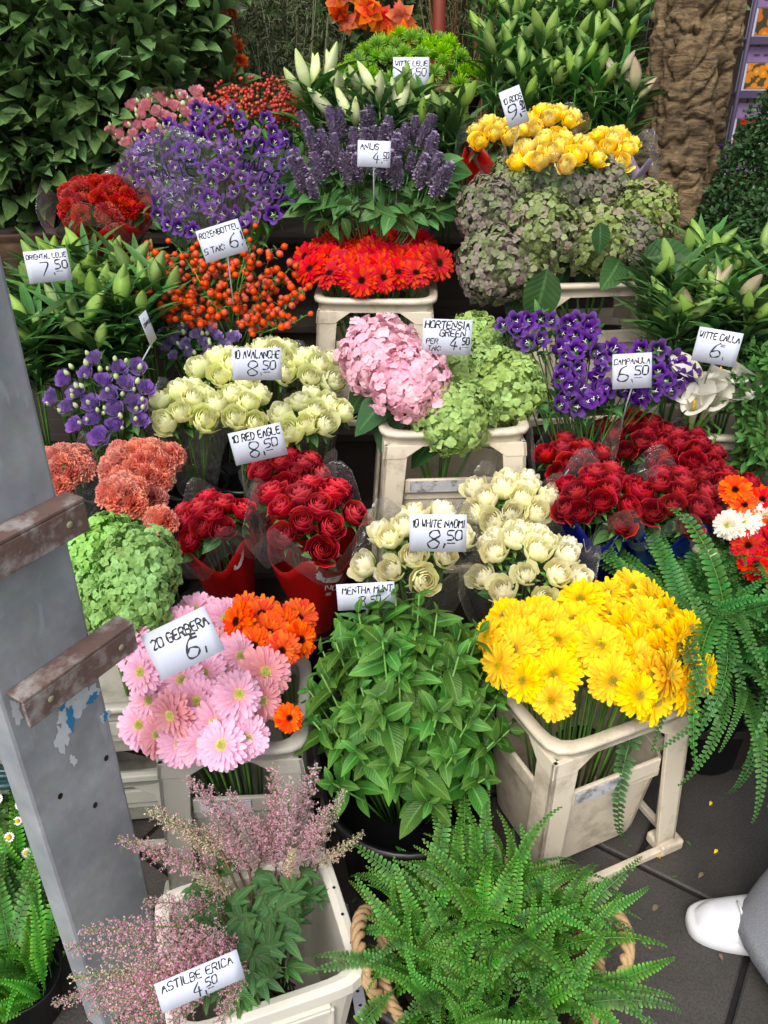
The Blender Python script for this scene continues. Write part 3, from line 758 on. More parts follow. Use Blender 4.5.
def price_card(px, py, Y, wpx, hpx, lines, roll=0, yaw=0, lean=25, label='', stick=.12, group='handwritten price cards', holder=True):
    c = np.array(atY(px, py, Y)); k = ppm(c); w = wpx / k; h = hpx / k / math.cos(math.radians(12))
    base = c - UP * (h * .5 + stick)
    t = thing('price_card', label, 'price card', tuple(base), group)
    az = math.radians(yaw) - math.atan2(c[0], c[1]) * .7
    n = np.array([math.sin(az), -math.cos(az), 0]); n = unit(n * math.cos(math.radians(lean)) + UP * math.sin(math.radians(lean)))
    x = unit(np.cross(UP, n)); y = np.cross(n, x)
    ro = math.radians(roll); x, y = x * math.cos(ro) + y * math.sin(ro), -x * math.sin(ro) + y * math.cos(ro)
    bow = .006 * w
    def S(a, b, off=0): return c + x * a * w + y * b * h + n * (bow * (1 - 4 * a * a) + off)
    mb = MB(); mb.add(grid(8, 2, lambda u, v: tuple(S(u / 2, v - .5)))); mb.build('card', CARD, t, solid=.0007)
    mb = MB()
    ex_ = []
    for it in lines:
        if it[0] == 'price':
            _, big, small, fx, fy, fh = it; _, adv = text_lines(big, fh * h)
            ex_.append((big, fx, fy, fh))
            if small: ex_ += [(small, fx + adv / w, fy + fh * .42, fh * .58), ('_' * 2, fx + adv / w + .01, fy + fh * .24, fh * .3)]
        else: ex_.append(it)
    for i, (txt, fx, fy, fh) in enumerate(ex_):
        pl, adv = text_lines(txt, fh * h, seed=int(px) + i)
        q_ = min(1.0, (.47 - fx) * w / max(adv, 1e-6))
        pl = [[(a_ * q_, b_) for a_, b_ in p_] for p_ in pl]
        for p in pl:
            pts = [S(fx + a / w, fy + b / h, .0009) for a, b in p]
            ribbon(mb, pts, [n] * len(pts), min(h * .036, .17 * fh * h))
    mb.build('handwriting', INK, t, smooth=False)
    if holder:
        mb = MB(); b0 = S(0, -.5, -.002)
        mb.add(tube_t([b0 + y * h * .25 - n * .001, b0 - n * .002, b0 - UP * stick * .4 - n * .04, b0 - UP * stick - n * .07], [.0022, .0022, .002, .002], 6)); mb.build('card_holder', CARD, t)
    return t

def price(big, small, fx, fy, fh, underline=True):
    """9,50 the Dutch way: the cents raised"""
    L = [(big, fx, fy, fh)]
    if small: L += [(small, fx + .2 * len(big) - .02, fy + fh * .42, fh * .55)]
    if underline and small: L += [('_', fx + .2 * len(big) + .0, fy + fh * .3, fh * .3), ]
    return L

WINGS = [[(0, 0), (.25, .2), (.6, .55), (1.0, .75)], [(.02, -.06), (.3, .08), (.65, .36), (.95, .5)], [(.04, -.12), (.32, -.02), (.62, .2), (.85, .3)], [(.05, -.18), (.3, -.12), (.55, .05), (.72, .12)],
         [(-.05, -.05), (-.2, .1), (-.35, .3), (-.4, .5)], [(-.06, -.1), (-.25, .02), (-.4, .18), (-.5, .34)], [(-.05, -.16), (-.25, -.08), (-.4, .02), (-.52, .15)]]
def wrap_print(parent, S, items, mat):
    """items: ('text', str, u0, v0, h_u, aspect, w) or ('wings', u, v, size)"""
    mb = MB()
    def NS(u, v):
        e = 1e-3; a = np.array(S(u + e, v)) - np.array(S(u - e, v)); b = np.array(S(u, v + e)) - np.array(S(u, v - e))
        n = unit(np.cross(a, b)); return n, np.linalg.norm(a) / (2 * e), np.linalg.norm(b) / (2 * e)
    for it in items:
        n0, su, sv = NS(it[-1][0], it[-1][1]); u0, v0 = it[-1]
        pls = []
        if it[0] == 'text':
            pl, adv = text_lines(it[1], it[2], jit=.05, slant=0, seed=1); pls = [(p, it[3]) for p in pl]
        else:
            sz = it[2]; fl = it[1]; pls = [([(a * sz * fl, b * sz) for a, b in w], sz * .13) for w in WINGS]
        for p, w in pls:
            if it[0] == 'wings':                    # finer polyline
                q = []
                for a, b in zip(p[:-1], p[1:]):
                    for s in range(4): q.append((a[0] + (b[0] - a[0]) * s / 4, a[1] + (b[1] - a[1]) * s / 4))
                p = q + [p[-1]]
            pts = []; nr = []
            for a, b in p:
                uu, vv = u0 + a / su, v0 + b / sv; n, _, _ = NS(uu, vv)
                pts.append(np.array(S(uu, vv)) + n * .0012); nr.append(n)
            ribbon(mb, pts, nr, w)
    return mb.build('print', mat, parent, smooth=False)

def bouquet(px, py, Y, Rr, n, protos, label, group=None, name='rose_bouquet', part='rose', length=.42, wrap=None, collar=None, film_m=None, dome=.35, spread=.7, up=.78,
            scale=1.0, leaf=None, prints=None, collar_h=1.0, cat='bouquet', ex=1.0, base=None, wrap_top=.86, phase=0.0, jit=.12, side=None, leaf_n=2, wr=.98):
    C = np.array(atY(px, py, Y)); ax = tocam(C, up)
    if side is not None: ax = unit(ax + np.array([side, 0, 0]))
    b = C - unit(ax * .55 + UP * .45) * length if base is None else np.array(base)
    t = thing(name, label, cat, tuple(b), group)
    pts = heads_pts(C, ax, Rr, n, dome, spread, phase, jit, ex)
    for i, (p, d) in enumerate(pts):
        s = scale * R.uniform(.88, 1.1)
        H = .03 * s
        place(part, R.choice(protos), t, mat4(zframes([d])[0], p - d * H, s))
    mb = MB(); stems_to(mb, pts, b, .06, .0024); mb.build('stems', G_STEM, t)
    mb = MB(); leaves_around(mb, pts, leaf or ROSE_LEAF, leaf_n, back=.05, out=1, up=.1); mb.build('foliage', G_LEAF, t)
    Cc = C - ax * (.045 + dome * Rr)
    if wrap is not None:
        S = wrap_surface(b, Cc, ax, .04, Rr * wr * .94 + .006, seed=px, peak=.07, crinkle=.045)
        mb = MB(); mb.add(wrap_mb(S, 0, wrap_top)); w = mb.build('wrapper', wrap, t, solid=.0005)
        if prints: wrap_print(w, S, prints, LOGO)
    if film_m is not None:
        S2 = wrap_surface(b, Cc + ax * .0, ax, .044, Rr * wr + .016, seed=px + 2, peak=.09, crinkle=.045)
        v0 = wrap_top - .03 if wrap is not None else .15
        mb = MB(); mb.add(wrap_mb(S2, v0, 1.14 * collar_h, nv=14)); f = mb.build('cellophane', film_m, t, solid=.0004)
        if prints and wrap is None: wrap_print(f, S2, prints, LOGO if 'navy' not in (group or '') else PRINT_NAVY)
    return t
ROSE_LEAF = leaf_t(.055, .03, 5, bend=.4, p=.85)

def bucket(x, y, z, h=.26, r0=.1, r1=.13, label='', group='black flower buckets', mat=None, name='flower_bucket'):
    t = thing(name, label, 'bucket', (x, y, z), group)
    mb = MB(); mb.add(lathe_t([(.001, .004), (r0, .004), (r0 - .002, 0), (r0, .002), (r1, h), (r1 + .006, h + .004), (r1 + .006, h - .012), (r1 + .002, h - .014), (r1 + .003, h - .002), (r1 - .005, h), (r0 - .006, .012), (.001, .012)], 28), pos=[(x, y, z)])
    mb.build('body', mat or BUCKET, t)
    mb = MB(); mb.add(lathe_t([(.001, h * .8), (r1 - .012, h * .8)], 20), pos=[(x, y, z)]); mb.build('water', BUCKET, t)
    return t

def crate(x, y, z, rot, w=.34, d=.28, h=.42, label='', mat=None, tub=True, group=None, taper=-.07, sticker=True, name='flower_crate', open_top=True):
    """stackable auction bucket: tub below, collar with corner posts and a rim above"""
    mat = mat or CRATE; t = thing(name, label, 'crate', (x, y, z), group)
    c, s = math.cos(rot), math.sin(rot)
    Rz = np.array([[c, -s, 0], [s, c, 0], [0, 0, 1.]]); pos = [(x, y, z)]
    def A(mb, tm): mb.add(tm, Rz, pos)
    hw, hd = w / 2, d / 2; th = .011
    # rim: a rounded rectangular ring
    def rr(u, wx, dy, rad):                      # point on rounded rectangle
        a = PI * u; n = 7.0
        ca, sa = math.cos(a), math.sin(a); k = (abs(ca) ** n + abs(sa) ** n) ** (-1 / n)
        return ca * k * wx, sa * k * dy
    prof = [(-.002, -.045), (.0, -.01), (.010, -.006), (.011, .004), (.006, .008), (-.012, .008), (-.015, .004), (-.013, -.006), (-.011, -.045)]
    mb = MB()
    def f(u, v):
        o, zz = prof[round(v * 8)]
        X, Y_ = rr(u, hw + o, hd + o, 0); return (X, Y_, h - .008 + zz * (1 if zz > -.03 else .75))
    A(mb, grid(56, 8, f, wrap=True)); mb.build('rim', mat, t)
    # four corner posts, L shaped, tapering
    for sx in (-1, 1):
        for sy in (-1, 1):
            mb = MB()
            for (wx, wy) in ((.062, th), (th, .058)):
                def q(zz, k, gx, gy):
                    ox = sx * (hw - .002 - taper * .3 * (1 - k)); oy = sy * (hd - .002 - taper * .3 * (1 - k))
                    return [(ox, oy, zz), (ox - sx * gx, oy, zz), (ox - sx * gx, oy - sy * gy, zz), (ox, oy - sy * gy, zz)][::(1 if sx * sy > 0 else -1)]
                A(mb, hexa_t(q(.02, 0, wx * .8, wy if wy != th else th), q(h - .04, 1, wx, wy)))
                # gusset flare beneath the rim
                A(mb, hexa_t(q(h - .075, .8, wx * .9, wy if wy == th else wy * .9), q(h - .038, 1, wx * (1.7 if wy == th else 1), wy * (1.7 if wx == th else 1))))
            mb.build('corner_post', mat, t, smooth=False, bevel=.002)
    hb = h * .60
    # tub
    if tub:
        mb = MB(); i0 = .05
        bx, by = hw - .04, hd - .04; tx, ty = hw - .016, hd - .016
        ring = lambda u, v: (lambda q: (q[0], q[1], [.03, .03, hb, hb, .045, .045][round(v * 5)]))(rr(u, [.001, bx, tx, tx - .006, bx - .006, .001][round(v * 5)], [.001, by, ty, ty - .006, by - .006, .001][round(v * 5)], 0))
        A(mb, grid(48, 5, ring, wrap=True))
        # raised panel frames on the long faces
        for sy in (-1, 1):
            for (z0, z1) in ((hb - .035, hb - .015),):
                A(mb, box_t(-tx * .82, tx * .82, sy * (ty - .004) - .004, sy * (ty - .004) + .004, z0, z1))
        mb.build('tub', mat, t, smooth=False)
        # band round the top of the tub
        mb = MB()
        for sy in (-1, 1):
            A(mb, box_t(-hw + .055, hw - .055, sy * (hd - .012) - .005, sy * (hd - .012) + .005, hb - .012, hb + .028))
        for sx in (-1, 1):
            A(mb, box_t(sx * (hw - .012) - .005, sx * (hw - .012) + .005, -hd + .05, hd - .05, hb - .012, hb + .028))
        mb.build('band', mat, t, smooth=False, bevel=.003)
        if sticker:
            mb = MB(); A(mb, box_t(-hw + .07, -hw + .07 + w * .36, -hd + .0035, -hd + .006, hb - .008, hb + .024)); mb.build('label_sticker', STICKER, t, smooth=False)
    # base frame with feet
    mb = MB(); e = taper * .3
    for sy in (-1, 1): A(mb, box_t(-hw + e + .045, hw - e - .045, sy * (hd - e) - .008, sy * (hd - e) + .008, .004, .022))
    for sx in (-1, 1): A(mb, box_t(sx * (hw - e) - .008, sx * (hw - e) + .008, -hd + e + .04, hd - e - .04, .004, .022))
    mb.build('base_frame', mat, t, smooth=False, bevel=.003)
    for sx in (-1, 1):
        for sy in (-1, 1):
            mb = MB(); ox, oy = sx * (hw - e - .018), sy * (hd - e - .016)
            A(mb, box_t(ox - .032, ox + .032, oy - .028, oy + .028, 0, .03)); mb.build('foot', mat, t, smooth=False, bevel=.006)
    return t, Rz

def gerbera_set(key, items, group, label, base_of, stem_r=.0026, name='gerbera'):
    """items: (px, py, Y, scale, axis or None)"""
    for it in items:
        px, py, Y, s = it[:4]; c = np.array(atY(px, py, Y)); d = it[4] if len(it) > 4 and it[4] is not None else None
        b = np.array(base_of(c)); lb = it[5] if len(it) > 5 else label
        if d is None: d = tocam(c, .45)
        d = unit(np.array(d) + rand_dirs(1)[0] * .34)
        k = it[6] if len(it) > 6 else key
        t = thing(name, lb, 'flower', tuple(b), group)
        pet, disc, cal = R.choice(GER[k]); M = mat4(zframes([d])[0], c, s * R.uniform(.84, 1.08))
        place('petals', pet, t, M); place('flower_center', disc, t, M)
        mb = MB(); p1 = c - d * .05; mb.add(tube_t([c - d * .004, p1, (p1 + b) / 2 + UP * .02, b], [stem_r * 1.2, stem_r, stem_r, stem_r], 6))
        mb.add(lathe_t([(.002, -.014), (.009, -.010), (.0125, -.002), (.013, .001)], 12), zframes([d]), [c])
        mb.build('stem', G_STEM, t)

def lily_bunch(px, py, Y, label, group, n=5, h=.42, budk='bud', w=.09, nb=3, leafL=.13, up=.9, budscale=1.0, leafmat=None, lf=12, wrapm=None, tips=True):
    C = np.array(atY(px, py, Y)); b = C - UP * h
    t = thing('lily_bunch', label, 'flowers', tuple(b), group)
    L = leaf_t(leafL, .026, 6, bend=.4, fold=.35, p=.7); fo = MB(); st = MB()
    for i in range(n):
        a = i * 2.399 + px; q = math.sqrt((i + .5) / n) * w
        top = C + np.array([math.cos(a) * q, math.sin(a) * q * .8, R.uniform(-.07, .03)]); bb = b + np.array([math.cos(a) * q * .3, math.sin(a) * q * .3, 0])
        ax = unit(top - bb + np.array([0, -.05, 0])); st.add(tube_t([bb, (bb + top) / 2, top], [.0035, .003, .0025], 5))
        P_ = []; D_ = []
        for k in range(lf):
            f = 1.04 - .5 * (k / lf) ** 1.1; th = k * 2.399 + i; hor = np.array([math.cos(th), math.sin(th), 0])
            P_.append(bb + (top - bb) * f); D_.append(unit(hor * R.uniform(.45, 1.0) + UP * R.uniform(.6, 1.2)))
        fo.add(L, scaled(frames(D_, np.array([0, 0, 1.]) + rand_dirs(lf) * .4), .75 + .45 * rng.random(lf)), np.array(P_))
        for k in range(nb):
            th = k * 2.1 + i * 1.3; d = unit(ax + np.array([math.cos(th), math.sin(th), 0]) * R.uniform(.35, 1.0) + (0, 0, .1))
            p = top + d * .03 - UP * .02 * k
            st.add(tube_t([top - ax * .015 * k - ax * .02, p], [.0022, .002], 5))
            place('bud', P[budk][0], t, mat4(zframes([d])[0], p, budscale * R.uniform(.75, 1.1)))
    fo.build('foliage', leafmat or G_LILY, t); st.build('stems', G_STEM, t)
    if wrapm is not None:
        S = wrap_surface(b, C - UP * .06, UP, .05, w * 1.35 + .02, seed=px, peak=.06, crinkle=.04); mb = MB(); mb.add(wrap_mb(S, .1, .98)); mb.build('cellophane', wrapm, t, solid=.0004)
    return t

def leaf_cloud(mb, centers, radii, n, tmpl, up=.3, m=0, shell=.5, smin=.7, smax=1.2, face=None):
    """leaves through a union of ellipsoids"""
    for c, r in zip(centers, radii):
        d = rand_dirs(n); q = (shell + (1 - shell) * rng.random(n)) ; p = np.array(c) + d * np.array(r) * q[:, None]
        ax = unit(d * .8 + rand_dirs(n) * .8 + np.array([0, 0, up]) + (np.array(face) if face is not None else 0))
        mb.add(tmpl, scaled(frames(ax, rand_dirs(n, 1.5)), smin + (smax - smin) * rng.random(n)), p, m=m)
# ================================================================ THE SETTING
def slab_mat():
    m, nt, nodes, L = new_mat('paving_stone')
    b = N(nt, 'ShaderNodeBsdfPrincipled'); out = N(nt, 'ShaderNodeOutputMaterial'); L.new(b.outputs[0], out.inputs[0])
    tc = N(nt, 'ShaderNodeTexCoord')
    n1 = N(nt, 'ShaderNodeTexNoise'); n1.inputs['Scale'].default_value = 3.2; n1.inputs['Detail'].default_value = 8; L.new(tc.outputs['Object'], n1.inputs['Vector'])
    n2 = N(nt, 'ShaderNodeTexNoise'); n2.inputs['Scale'].default_value = 220; n2.inputs['Detail'].default_value = 3; L.new(tc.outputs['Object'], n2.inputs['Vector'])
    vo = N(nt, 'ShaderNodeTexVoronoi'); vo.inputs['Scale'].default_value = 7; L.new(tc.outputs['Object'], vo.inputs['Vector'])
    c = ramp(nt, [(.3, '#35322f'), (.6, '#4b4743'), (.75, '#55504a')], n1.outputs['Fac'])
    sp = ramp(nt, [(.3, (.5, .5, .5, 1)), (.7, (1.25, 1.25, 1.25, 1))], n2.outputs['Fac'])
    mx = N(nt, 'ShaderNodeMix', data_type='RGBA', blend_type='MULTIPLY'); mx.inputs['Factor'].default_value = .8; L.new(c.outputs[0], mx.inputs['A']); L.new(sp.outputs[0], mx.inputs['B'])
    spot = ramp(nt, [(.05, (.45, .45, .45, 1)), (.1, (1, 1, 1, 1))], vo.outputs['Distance'])
    m2 = N(nt, 'ShaderNodeMix', data_type='RGBA', blend_type='MULTIPLY'); m2.inputs['Factor'].default_value = .8; L.new(mx.outputs['Result'], m2.inputs['A']); L.new(spot.outputs[0], m2.inputs['B'])
    L.new(m2.outputs['Result'], b.inputs['Base Color']); b.inputs['Roughness'].default_value = .62
    bp = N(nt, 'ShaderNodeBump'); bp.inputs['Strength'].default_value = .5; bp.inputs['Distance'].default_value = .002; L.new(n2.outputs['Fac'], bp.inputs['Height']); L.new(bp.outputs[0], b.inputs['Normal'])
    return m
SLAB = slab_mat()
GROUT = solid('joint_grit', '#161311', rough=.9, noise_amt=.3, noise_scale=80, bump=.8)
mb = MB(); mb.add(grid(2, 2, lambda u, v: (u * 150, v * 300 - 150, -.012))); tag(mb.build('ground', GROUT), kind='structure')
# paving slabs, one sheet, joints lined up with the one between crate and shoe
J0 = np.array(atz(614, 853, 0)); J1 = np.array(atz(709, 900, 0)); jd = unit((J1 - J0)[:2]); jn = np.array([-jd[1], jd[0]])
mb = MB(); a = .62; g = .006; bv = .004
for i in range(-8, 9):
    for j in range(-6, 9):
        off = .31 if j % 2 else .05
        o = J0[:2] + jd * (i * a + off) + jn * (j * .6)
        pts = [(g, g), (a - g, g), (a - g, .6 - g), (g, .6 - g)]; ins = [(g + bv, g + bv), (a - g - bv, g + bv), (a - g - bv, .6 - g - bv), (g + bv, .6 - g - bv)]
        wz = R.uniform(-.001, .001)
        V = [tuple(o + jd * p[0] + jn * p[1]) + (-.01,) for p in pts] + [tuple(o + jd * p[0] + jn * p[1]) + (-.004 + wz,) for p in pts] + [tuple(o + jd * p[0] + jn * p[1]) + (wz,) for p in ins]
        F = [(0, 1, 5, 4), (1, 2, 6, 5), (2, 3, 7, 6), (3, 0, 4, 7), (4, 5, 9, 8), (5, 6, 10, 9), (6, 7, 11, 10), (7, 4, 8, 11), (8, 9, 10, 11)]
        mb.add(T(V, F))
tag(mb.build('pavement', SLAB, smooth=False), kind='structure')

# display steps of the stall
STEPS = [(1.42, 1.86, .16, -1.5, .95), (1.86, 2.28, .33, -1.6, 1.25), (2.28, 2.62, .56, -1.7, 1.3), (2.62, 2.95, .80, -1.8, .95), (2.95, 3.9, 1.02, -.95, .92)]
t = thing('display_steps', 'dark wooden display steps rising under the buckets of flowers', 'display stand', (0, 1.42, 0))
for (y0, y1, z, x0, x1) in STEPS:
    mb = MB(); k = 3; wd = (y1 - y0) / k
    for i in range(k): mb.add(box_t(x0, x1, y0 + i * wd + .004, y0 + (i + 1) * wd - .004, z - .025, z))
    mb.build('shelf_board', WOOD, t, smooth=False, bevel=.002)
    mb = MB(); mb.add(box_t(x0 + .01, x1 - .01, y0 + .03, y0 + .05, 0.002, z - .027)); mb.build('riser', WOOD, t, smooth=False)
    for xx in (x0 + .02, x1 - .06):
        mb = MB(); mb.add(box_t(xx, xx + .04, y0 + .06, y1 - .01, 0.001, z - .028)); mb.build('support', WOOD, t, smooth=False)

# added wall and unseen roof: they block skylight and darken the back
WALLM = solid('back_boards', '#2b2218', rough=.85, noise_amt=.5, noise_scale=5, bump=.4)
mb = MB()
for i in range(34): mb.add(box_t(-3.4 + i * .2, -3.4 + i * .2 + .19, 4.95, 4.98, 0, 2.9))
o = tag(mb.build('sky_block_wall', WALLM, smooth=False), 'dark brown board wall added to block the sky behind the flower stall', 'wall')
mb = MB(); mb.add(box_t(-3.4, 3.4, 4.0, 5.1, 2.75, 2.8)); tag(mb.build('shade_roof', solid('shade_roof_green', '#28382c', rough=.8), smooth=False), 'unseen dark green roof added to shade the back of the flower stall', 'roof')

# ---------------------------------------------------------------- cork trunk
def cork_mat():
    m, nt, nodes, L = new_mat('cork_bark')
    b = N(nt, 'ShaderNodeBsdfPrincipled'); out = N(nt, 'ShaderNodeOutputMaterial'); L.new(b.outputs[0], out.inputs[0])
    tc = N(nt, 'ShaderNodeTexCoord'); mp = N(nt, 'ShaderNodeMapping'); mp.inputs['Scale'].default_value = (1, 1, 3.2); L.new(tc.outputs['Object'], mp.inputs[0])
    n1 = N(nt, 'ShaderNodeTexNoise'); n1.inputs['Scale'].default_value = 17; n1.inputs['Detail'].default_value = 10; n1.inputs['Roughness'].default_value = .68; n1.inputs['Distortion'].default_value = .8; L.new(mp.outputs[0], n1.inputs['Vector'])
    at = N(nt, 'ShaderNodeAttribute', attribute_name='a'); sp = N(nt, 'ShaderNodeSeparateXYZ'); L.new(at.outputs['Vector'], sp.inputs[0])
    c = ramp(nt, [(.34, '#2a2016'), (.44, '#6b563c'), (.56, '#8f7856'), (.72, '#a89270')], n1.outputs['Fac'])
    n3 = N(nt, 'ShaderNodeTexNoise'); n3.inputs['Scale'].default_value = 2.5; L.new(tc.outputs['Object'], n3.inputs['Vector'])
    g = ramp(nt, [(.4, (1, 1, 1, 1)), (.65, (.62, .62, .6, 1))], n3.outputs['Fac'])
    mx = N(nt, 'ShaderNodeMix', data_type='RGBA', blend_type='MULTIPLY'); mx.inputs['Factor'].default_value = 1; L.new(c.outputs[0], mx.inputs['A']); L.new(g.outputs[0], mx.inputs['B'])
    L.new(mx.outputs['Result'], b.inputs['Base Color']); b.inputs['Roughness'].default_value = .9
    bp = N(nt, 'ShaderNodeBump'); bp.inputs['Strength'].default_value = 1; bp.inputs['Distance'].default_value = .02; L.new(n1.outputs['Fac'], bp.inputs['Height']); L.new(bp.outputs[0], b.inputs['Normal'])
    return m
TX, TY = 1.05, 3.12
c0 = atY(648, 300, TY); c1 = atY(702, 0, TY)
t0, t1 = (TX - .02, 0), None
def trunk(u, v):
    z = v * 2.9; a = PI * u
    cx = c1.x + (c0.x - c1.x) * (c1.z - z) / (c1.z - c0.z); cx = max(cx, c0.x - .12)
    r = .150 - .018 * (z - 1)
    q = Vector((math.cos(a) * 1.2, math.sin(a) * 1.2, z * .22))
    colp = a * 3.5 + 1.4 * noise.noise(Vector((z * 1.3, 2.0, 5.0))) + .5 * noise.noise(Vector((z * 5, 7.0, 1.0)))
    bulge = abs(math.sin(colp)) ** .45
    fl = abs(noise.noise(q * 1.7 + Vector((5, 0, 0)))) ** .6           # deep vertical furrows
    r *= .80 + .26 * bulge - .25 * max(0, .3 - fl)
    wob = noise.noise(Vector((math.cos(a) * 3, math.sin(a) * 3, z * 2))) * .25; q2 = Vector((math.cos(a) * 1.6, math.sin(a) * 1.6, (z + wob * .25) * 17)); r -= .022 * max(0, .16 - abs(noise.noise(q2))) / .16
    q3 = Vector((math.cos(a) * 4, math.sin(a) * 4, z * 16)); r += .013 * noise.noise(Vector((math.cos(a) * 2.2, math.sin(a) * 2.2, z * 24 + bulge))) + .010 * noise.noise(Vector((math.cos(a) * 5, math.sin(a) * 5, z * 8))) + .007 * noise.turbulence(q3 * 1.6, 3, False)
    return (cx + r * math.cos(a), TY + r * math.sin(a), z)
t = thing('cork_tree', 'thick rough cork barked trunk standing behind the dried hydrangeas', 'tree', (c0.x, TY, 0))
mb = MB(); mb.add(grid(150, 420, trunk, wrap=True)); mb.build('trunk', cork_mat(), t)

# ---------------------------------------------------------------- back shrubs
def shrub(name, label, cat, base, centers, radii, n, tmpl, mat, stems=6, m_stem=None, **k):
    t = thing(name, label, cat, base)
    mb = MB(); leaf_cloud(mb, centers, radii, n, tmpl, **k); mb.build('foliage', mat, t)
    mb = MB(); b = np.array(base)
    for c, r in zip(centers, radii):
        for i in range(stems):
            e = np.array(c) + rand_dirs(1)[0] * np.array(r) * .7; mb.add(tube_t([b + rand_dirs(1)[0] * .02 + UP * .02, b * .5 + np.array(c) * .5 + rand_dirs(1)[0] * .04, e], [.012, .006, .0018], 5))
    mb.build('stems', m_stem or WOOD_TWIG, t)
    return t
CAML = leaf_t(.10, .05, 5, bend=.35, p=.85)
cs = [atY(px, py, Y) for px, py, Y in ((40, 30, 3.2), (110, 60, 3.2), (60, 110, 3.05), (130, 120, 3.15), (20, 170, 3.0), (150, 20, 3.4), (170, 80, 3.4), (-30, 60, 3.1), (90, 170, 3.1), (-20, 130, 3.0), (60, -40, 3.3), (160, -40, 3.5))]
camellia = shrub('camellia_shrub', 'big dark glossy leaved shrub at the upper left above the brown urn', 'shrub', (-1.25, 3.15, .8), [tuple(c) for c in cs], [(.26, .22, .26)] * len(cs), 300, CAML, G_DARK, face=[.1, -.55, .1], shell=.45)
# urn
U = atY(34, 236, 2.95)
t = thing('garden_urn', 'brown ribbed garden urn holding the dark glossy shrub', 'urn', (U.x, U.y, .80))
mb = MB(); hz = U.z - .80 + .06
def urn(u, v):
    z = hz * v; r = .10 + .17 * math.sin(min(1, v * 1.02) * PI * .5) ** .8 + (.02 if v > .93 else 0); r *= 1 + (.035 * abs(math.sin(12 * PI * u)) if .1 < v < .9 else 0)
    return (U.x + r * math.cos(PI * u), U.y + r * math.sin(PI * u), .80 + z)
mb.add(grid(96, 24, urn, wrap=True)); mb.build('bowl', TERRA, t)
mb = MB(); mb.add(lathe_t([(.001, .80 + hz * .93), (.26, .80 + hz * .93)], 24), pos=[(U.x, U.y, 0)]); mb.build('soil', SOIL, t)

WISP = leaf_t(.034, .0055, 3, bend=.2)
cs = [atY(px, py, 3.95) for px, py in ((250, 60), (290, 45), (325, 75), (270, 15), (320, 10), (235, 90), (300, 95))]
shrub('olive_bush', 'wispy grey green bush with fine twigs behind the red berries', 'shrub', (cs[1].x, 3.95, .5), [tuple(c) for c in cs], [(.17, .15, .2)] * len(cs), 900, WISP, G_WISP, stems=10, shell=.2, m_stem=G_WISP)
cs = [atY(px, py, 4.1) for px, py in ((470, 10), (440, -5), (500, 30))]
shrub('grass_tuft', 'dry olive coloured tuft behind the green pompon flowers', 'shrub', (cs[0].x, 4.1, .5), [tuple(c) for c in cs], [(.17, .15, .18)] * len(cs), 420, WISP, G_WISP, stems=22, shell=.2)
# dark evergreen behind
cs = [atY(px, py, 4.5) for px, py in ((200, 20), (390, 40), (560, 20), (330, -10), (640, 30), (470, 60), (250, 120))]
shrub('evergreen_shrub', 'dark evergreen in the shade at the very back of the stall', 'shrub', (0, 4.5, .1), [tuple(c) for c in cs], [(.5, .2, .4)] * len(cs), 260, CAML, G_DARK, shell=.4)
# red brown poles
for (px, lb) in ((206, 'left one of two rusty red poles behind the camellia shrub'), (219, 'right one of two rusty red poles behind the camellia shrub'), (432 + 4, 'rusty red pole behind the green pompon flowers')):
    p = atY(px, 60, 3.8); t = thing('red_pole', lb, 'pole', (p.x, 3.8, 0), 'rusty red poles at the back')
    mb = MB(); mb.add(tube_t([(p.x, 3.8, 0), (p.x + .01, 3.8, 1.4), (p.x, 3.8, 2.7)], .026, 14)); mb.build('shaft', solid('red_wood', '#7a2a12', rough=.6, noise_amt=.3, noise_scale=10), t)
    mb = MB(); mb.add(lathe_t([(.03, 2.68), (.034, 2.70), (.03, 2.73), (.001, 2.735)], 14), pos=[(p.x, 3.8, 0)]); mb.build('cap', BUCKET, t)
# orange blooms hanging at the top
ob = MB(); pt = leaf_t(.05, .042, 4, bend=.8, base=.3)
def orange_spray(px, py, Y, n, spread, label, sc=1.0, name='orange_spray'):
    c = np.array(atY(px, py, Y)); t = thing(name, label, 'flowers', tuple(c + UP * .35), 'orange flowers hanging at the top')
    st = MB()
    for i in range(n):
        p = c + np.array([R.uniform(-1, 1) * spread[0], R.uniform(-1, 1) * .05, R.uniform(-1, 1) * spread[1]])
        d = unit(np.array([R.uniform(-.6, .6), -1, R.uniform(-.6, .3)]))
        mb = MB(); Z = zframes([d])[0]
        for k in range(6):
            a = k * PI / 3; dd = Z[:, 0] * math.cos(a) + Z[:, 1] * math.sin(a) + d * .55
            mb.add(pt, frames([dd], [d])[0] * sc, [p])
        mb.build('blossom', LANTERN, t)
        st.add(tube_t([c + UP * .35, (c + p) / 2 + UP * .12, p - d * .01], [.003, .002, .0015], 4))
    st.build('stems', WOOD_TWIG, t)
orange_spray(385, 20, 3.6, 9, (.11, .07), 'large orange blossoms at the top above the pompon flowers')
orange_spray(345, 8, 3.7, 6, (.06, .05), 'small orange blossoms at the top left of the large ones', .8)
orange_spray(236, 45, 3.7, 14, (.03, .17), 'thin column of small orange blossoms beside the red poles', .5)
orange_spray(140, 4, 3.6, 6, (.07, .03), 'orange blossoms at the top edge over the camellia shrub', .6)
orange_spray(172, 30, 3.6, 5, (.02, .07), 'few orange blossoms beside the camellia shrub', .5)

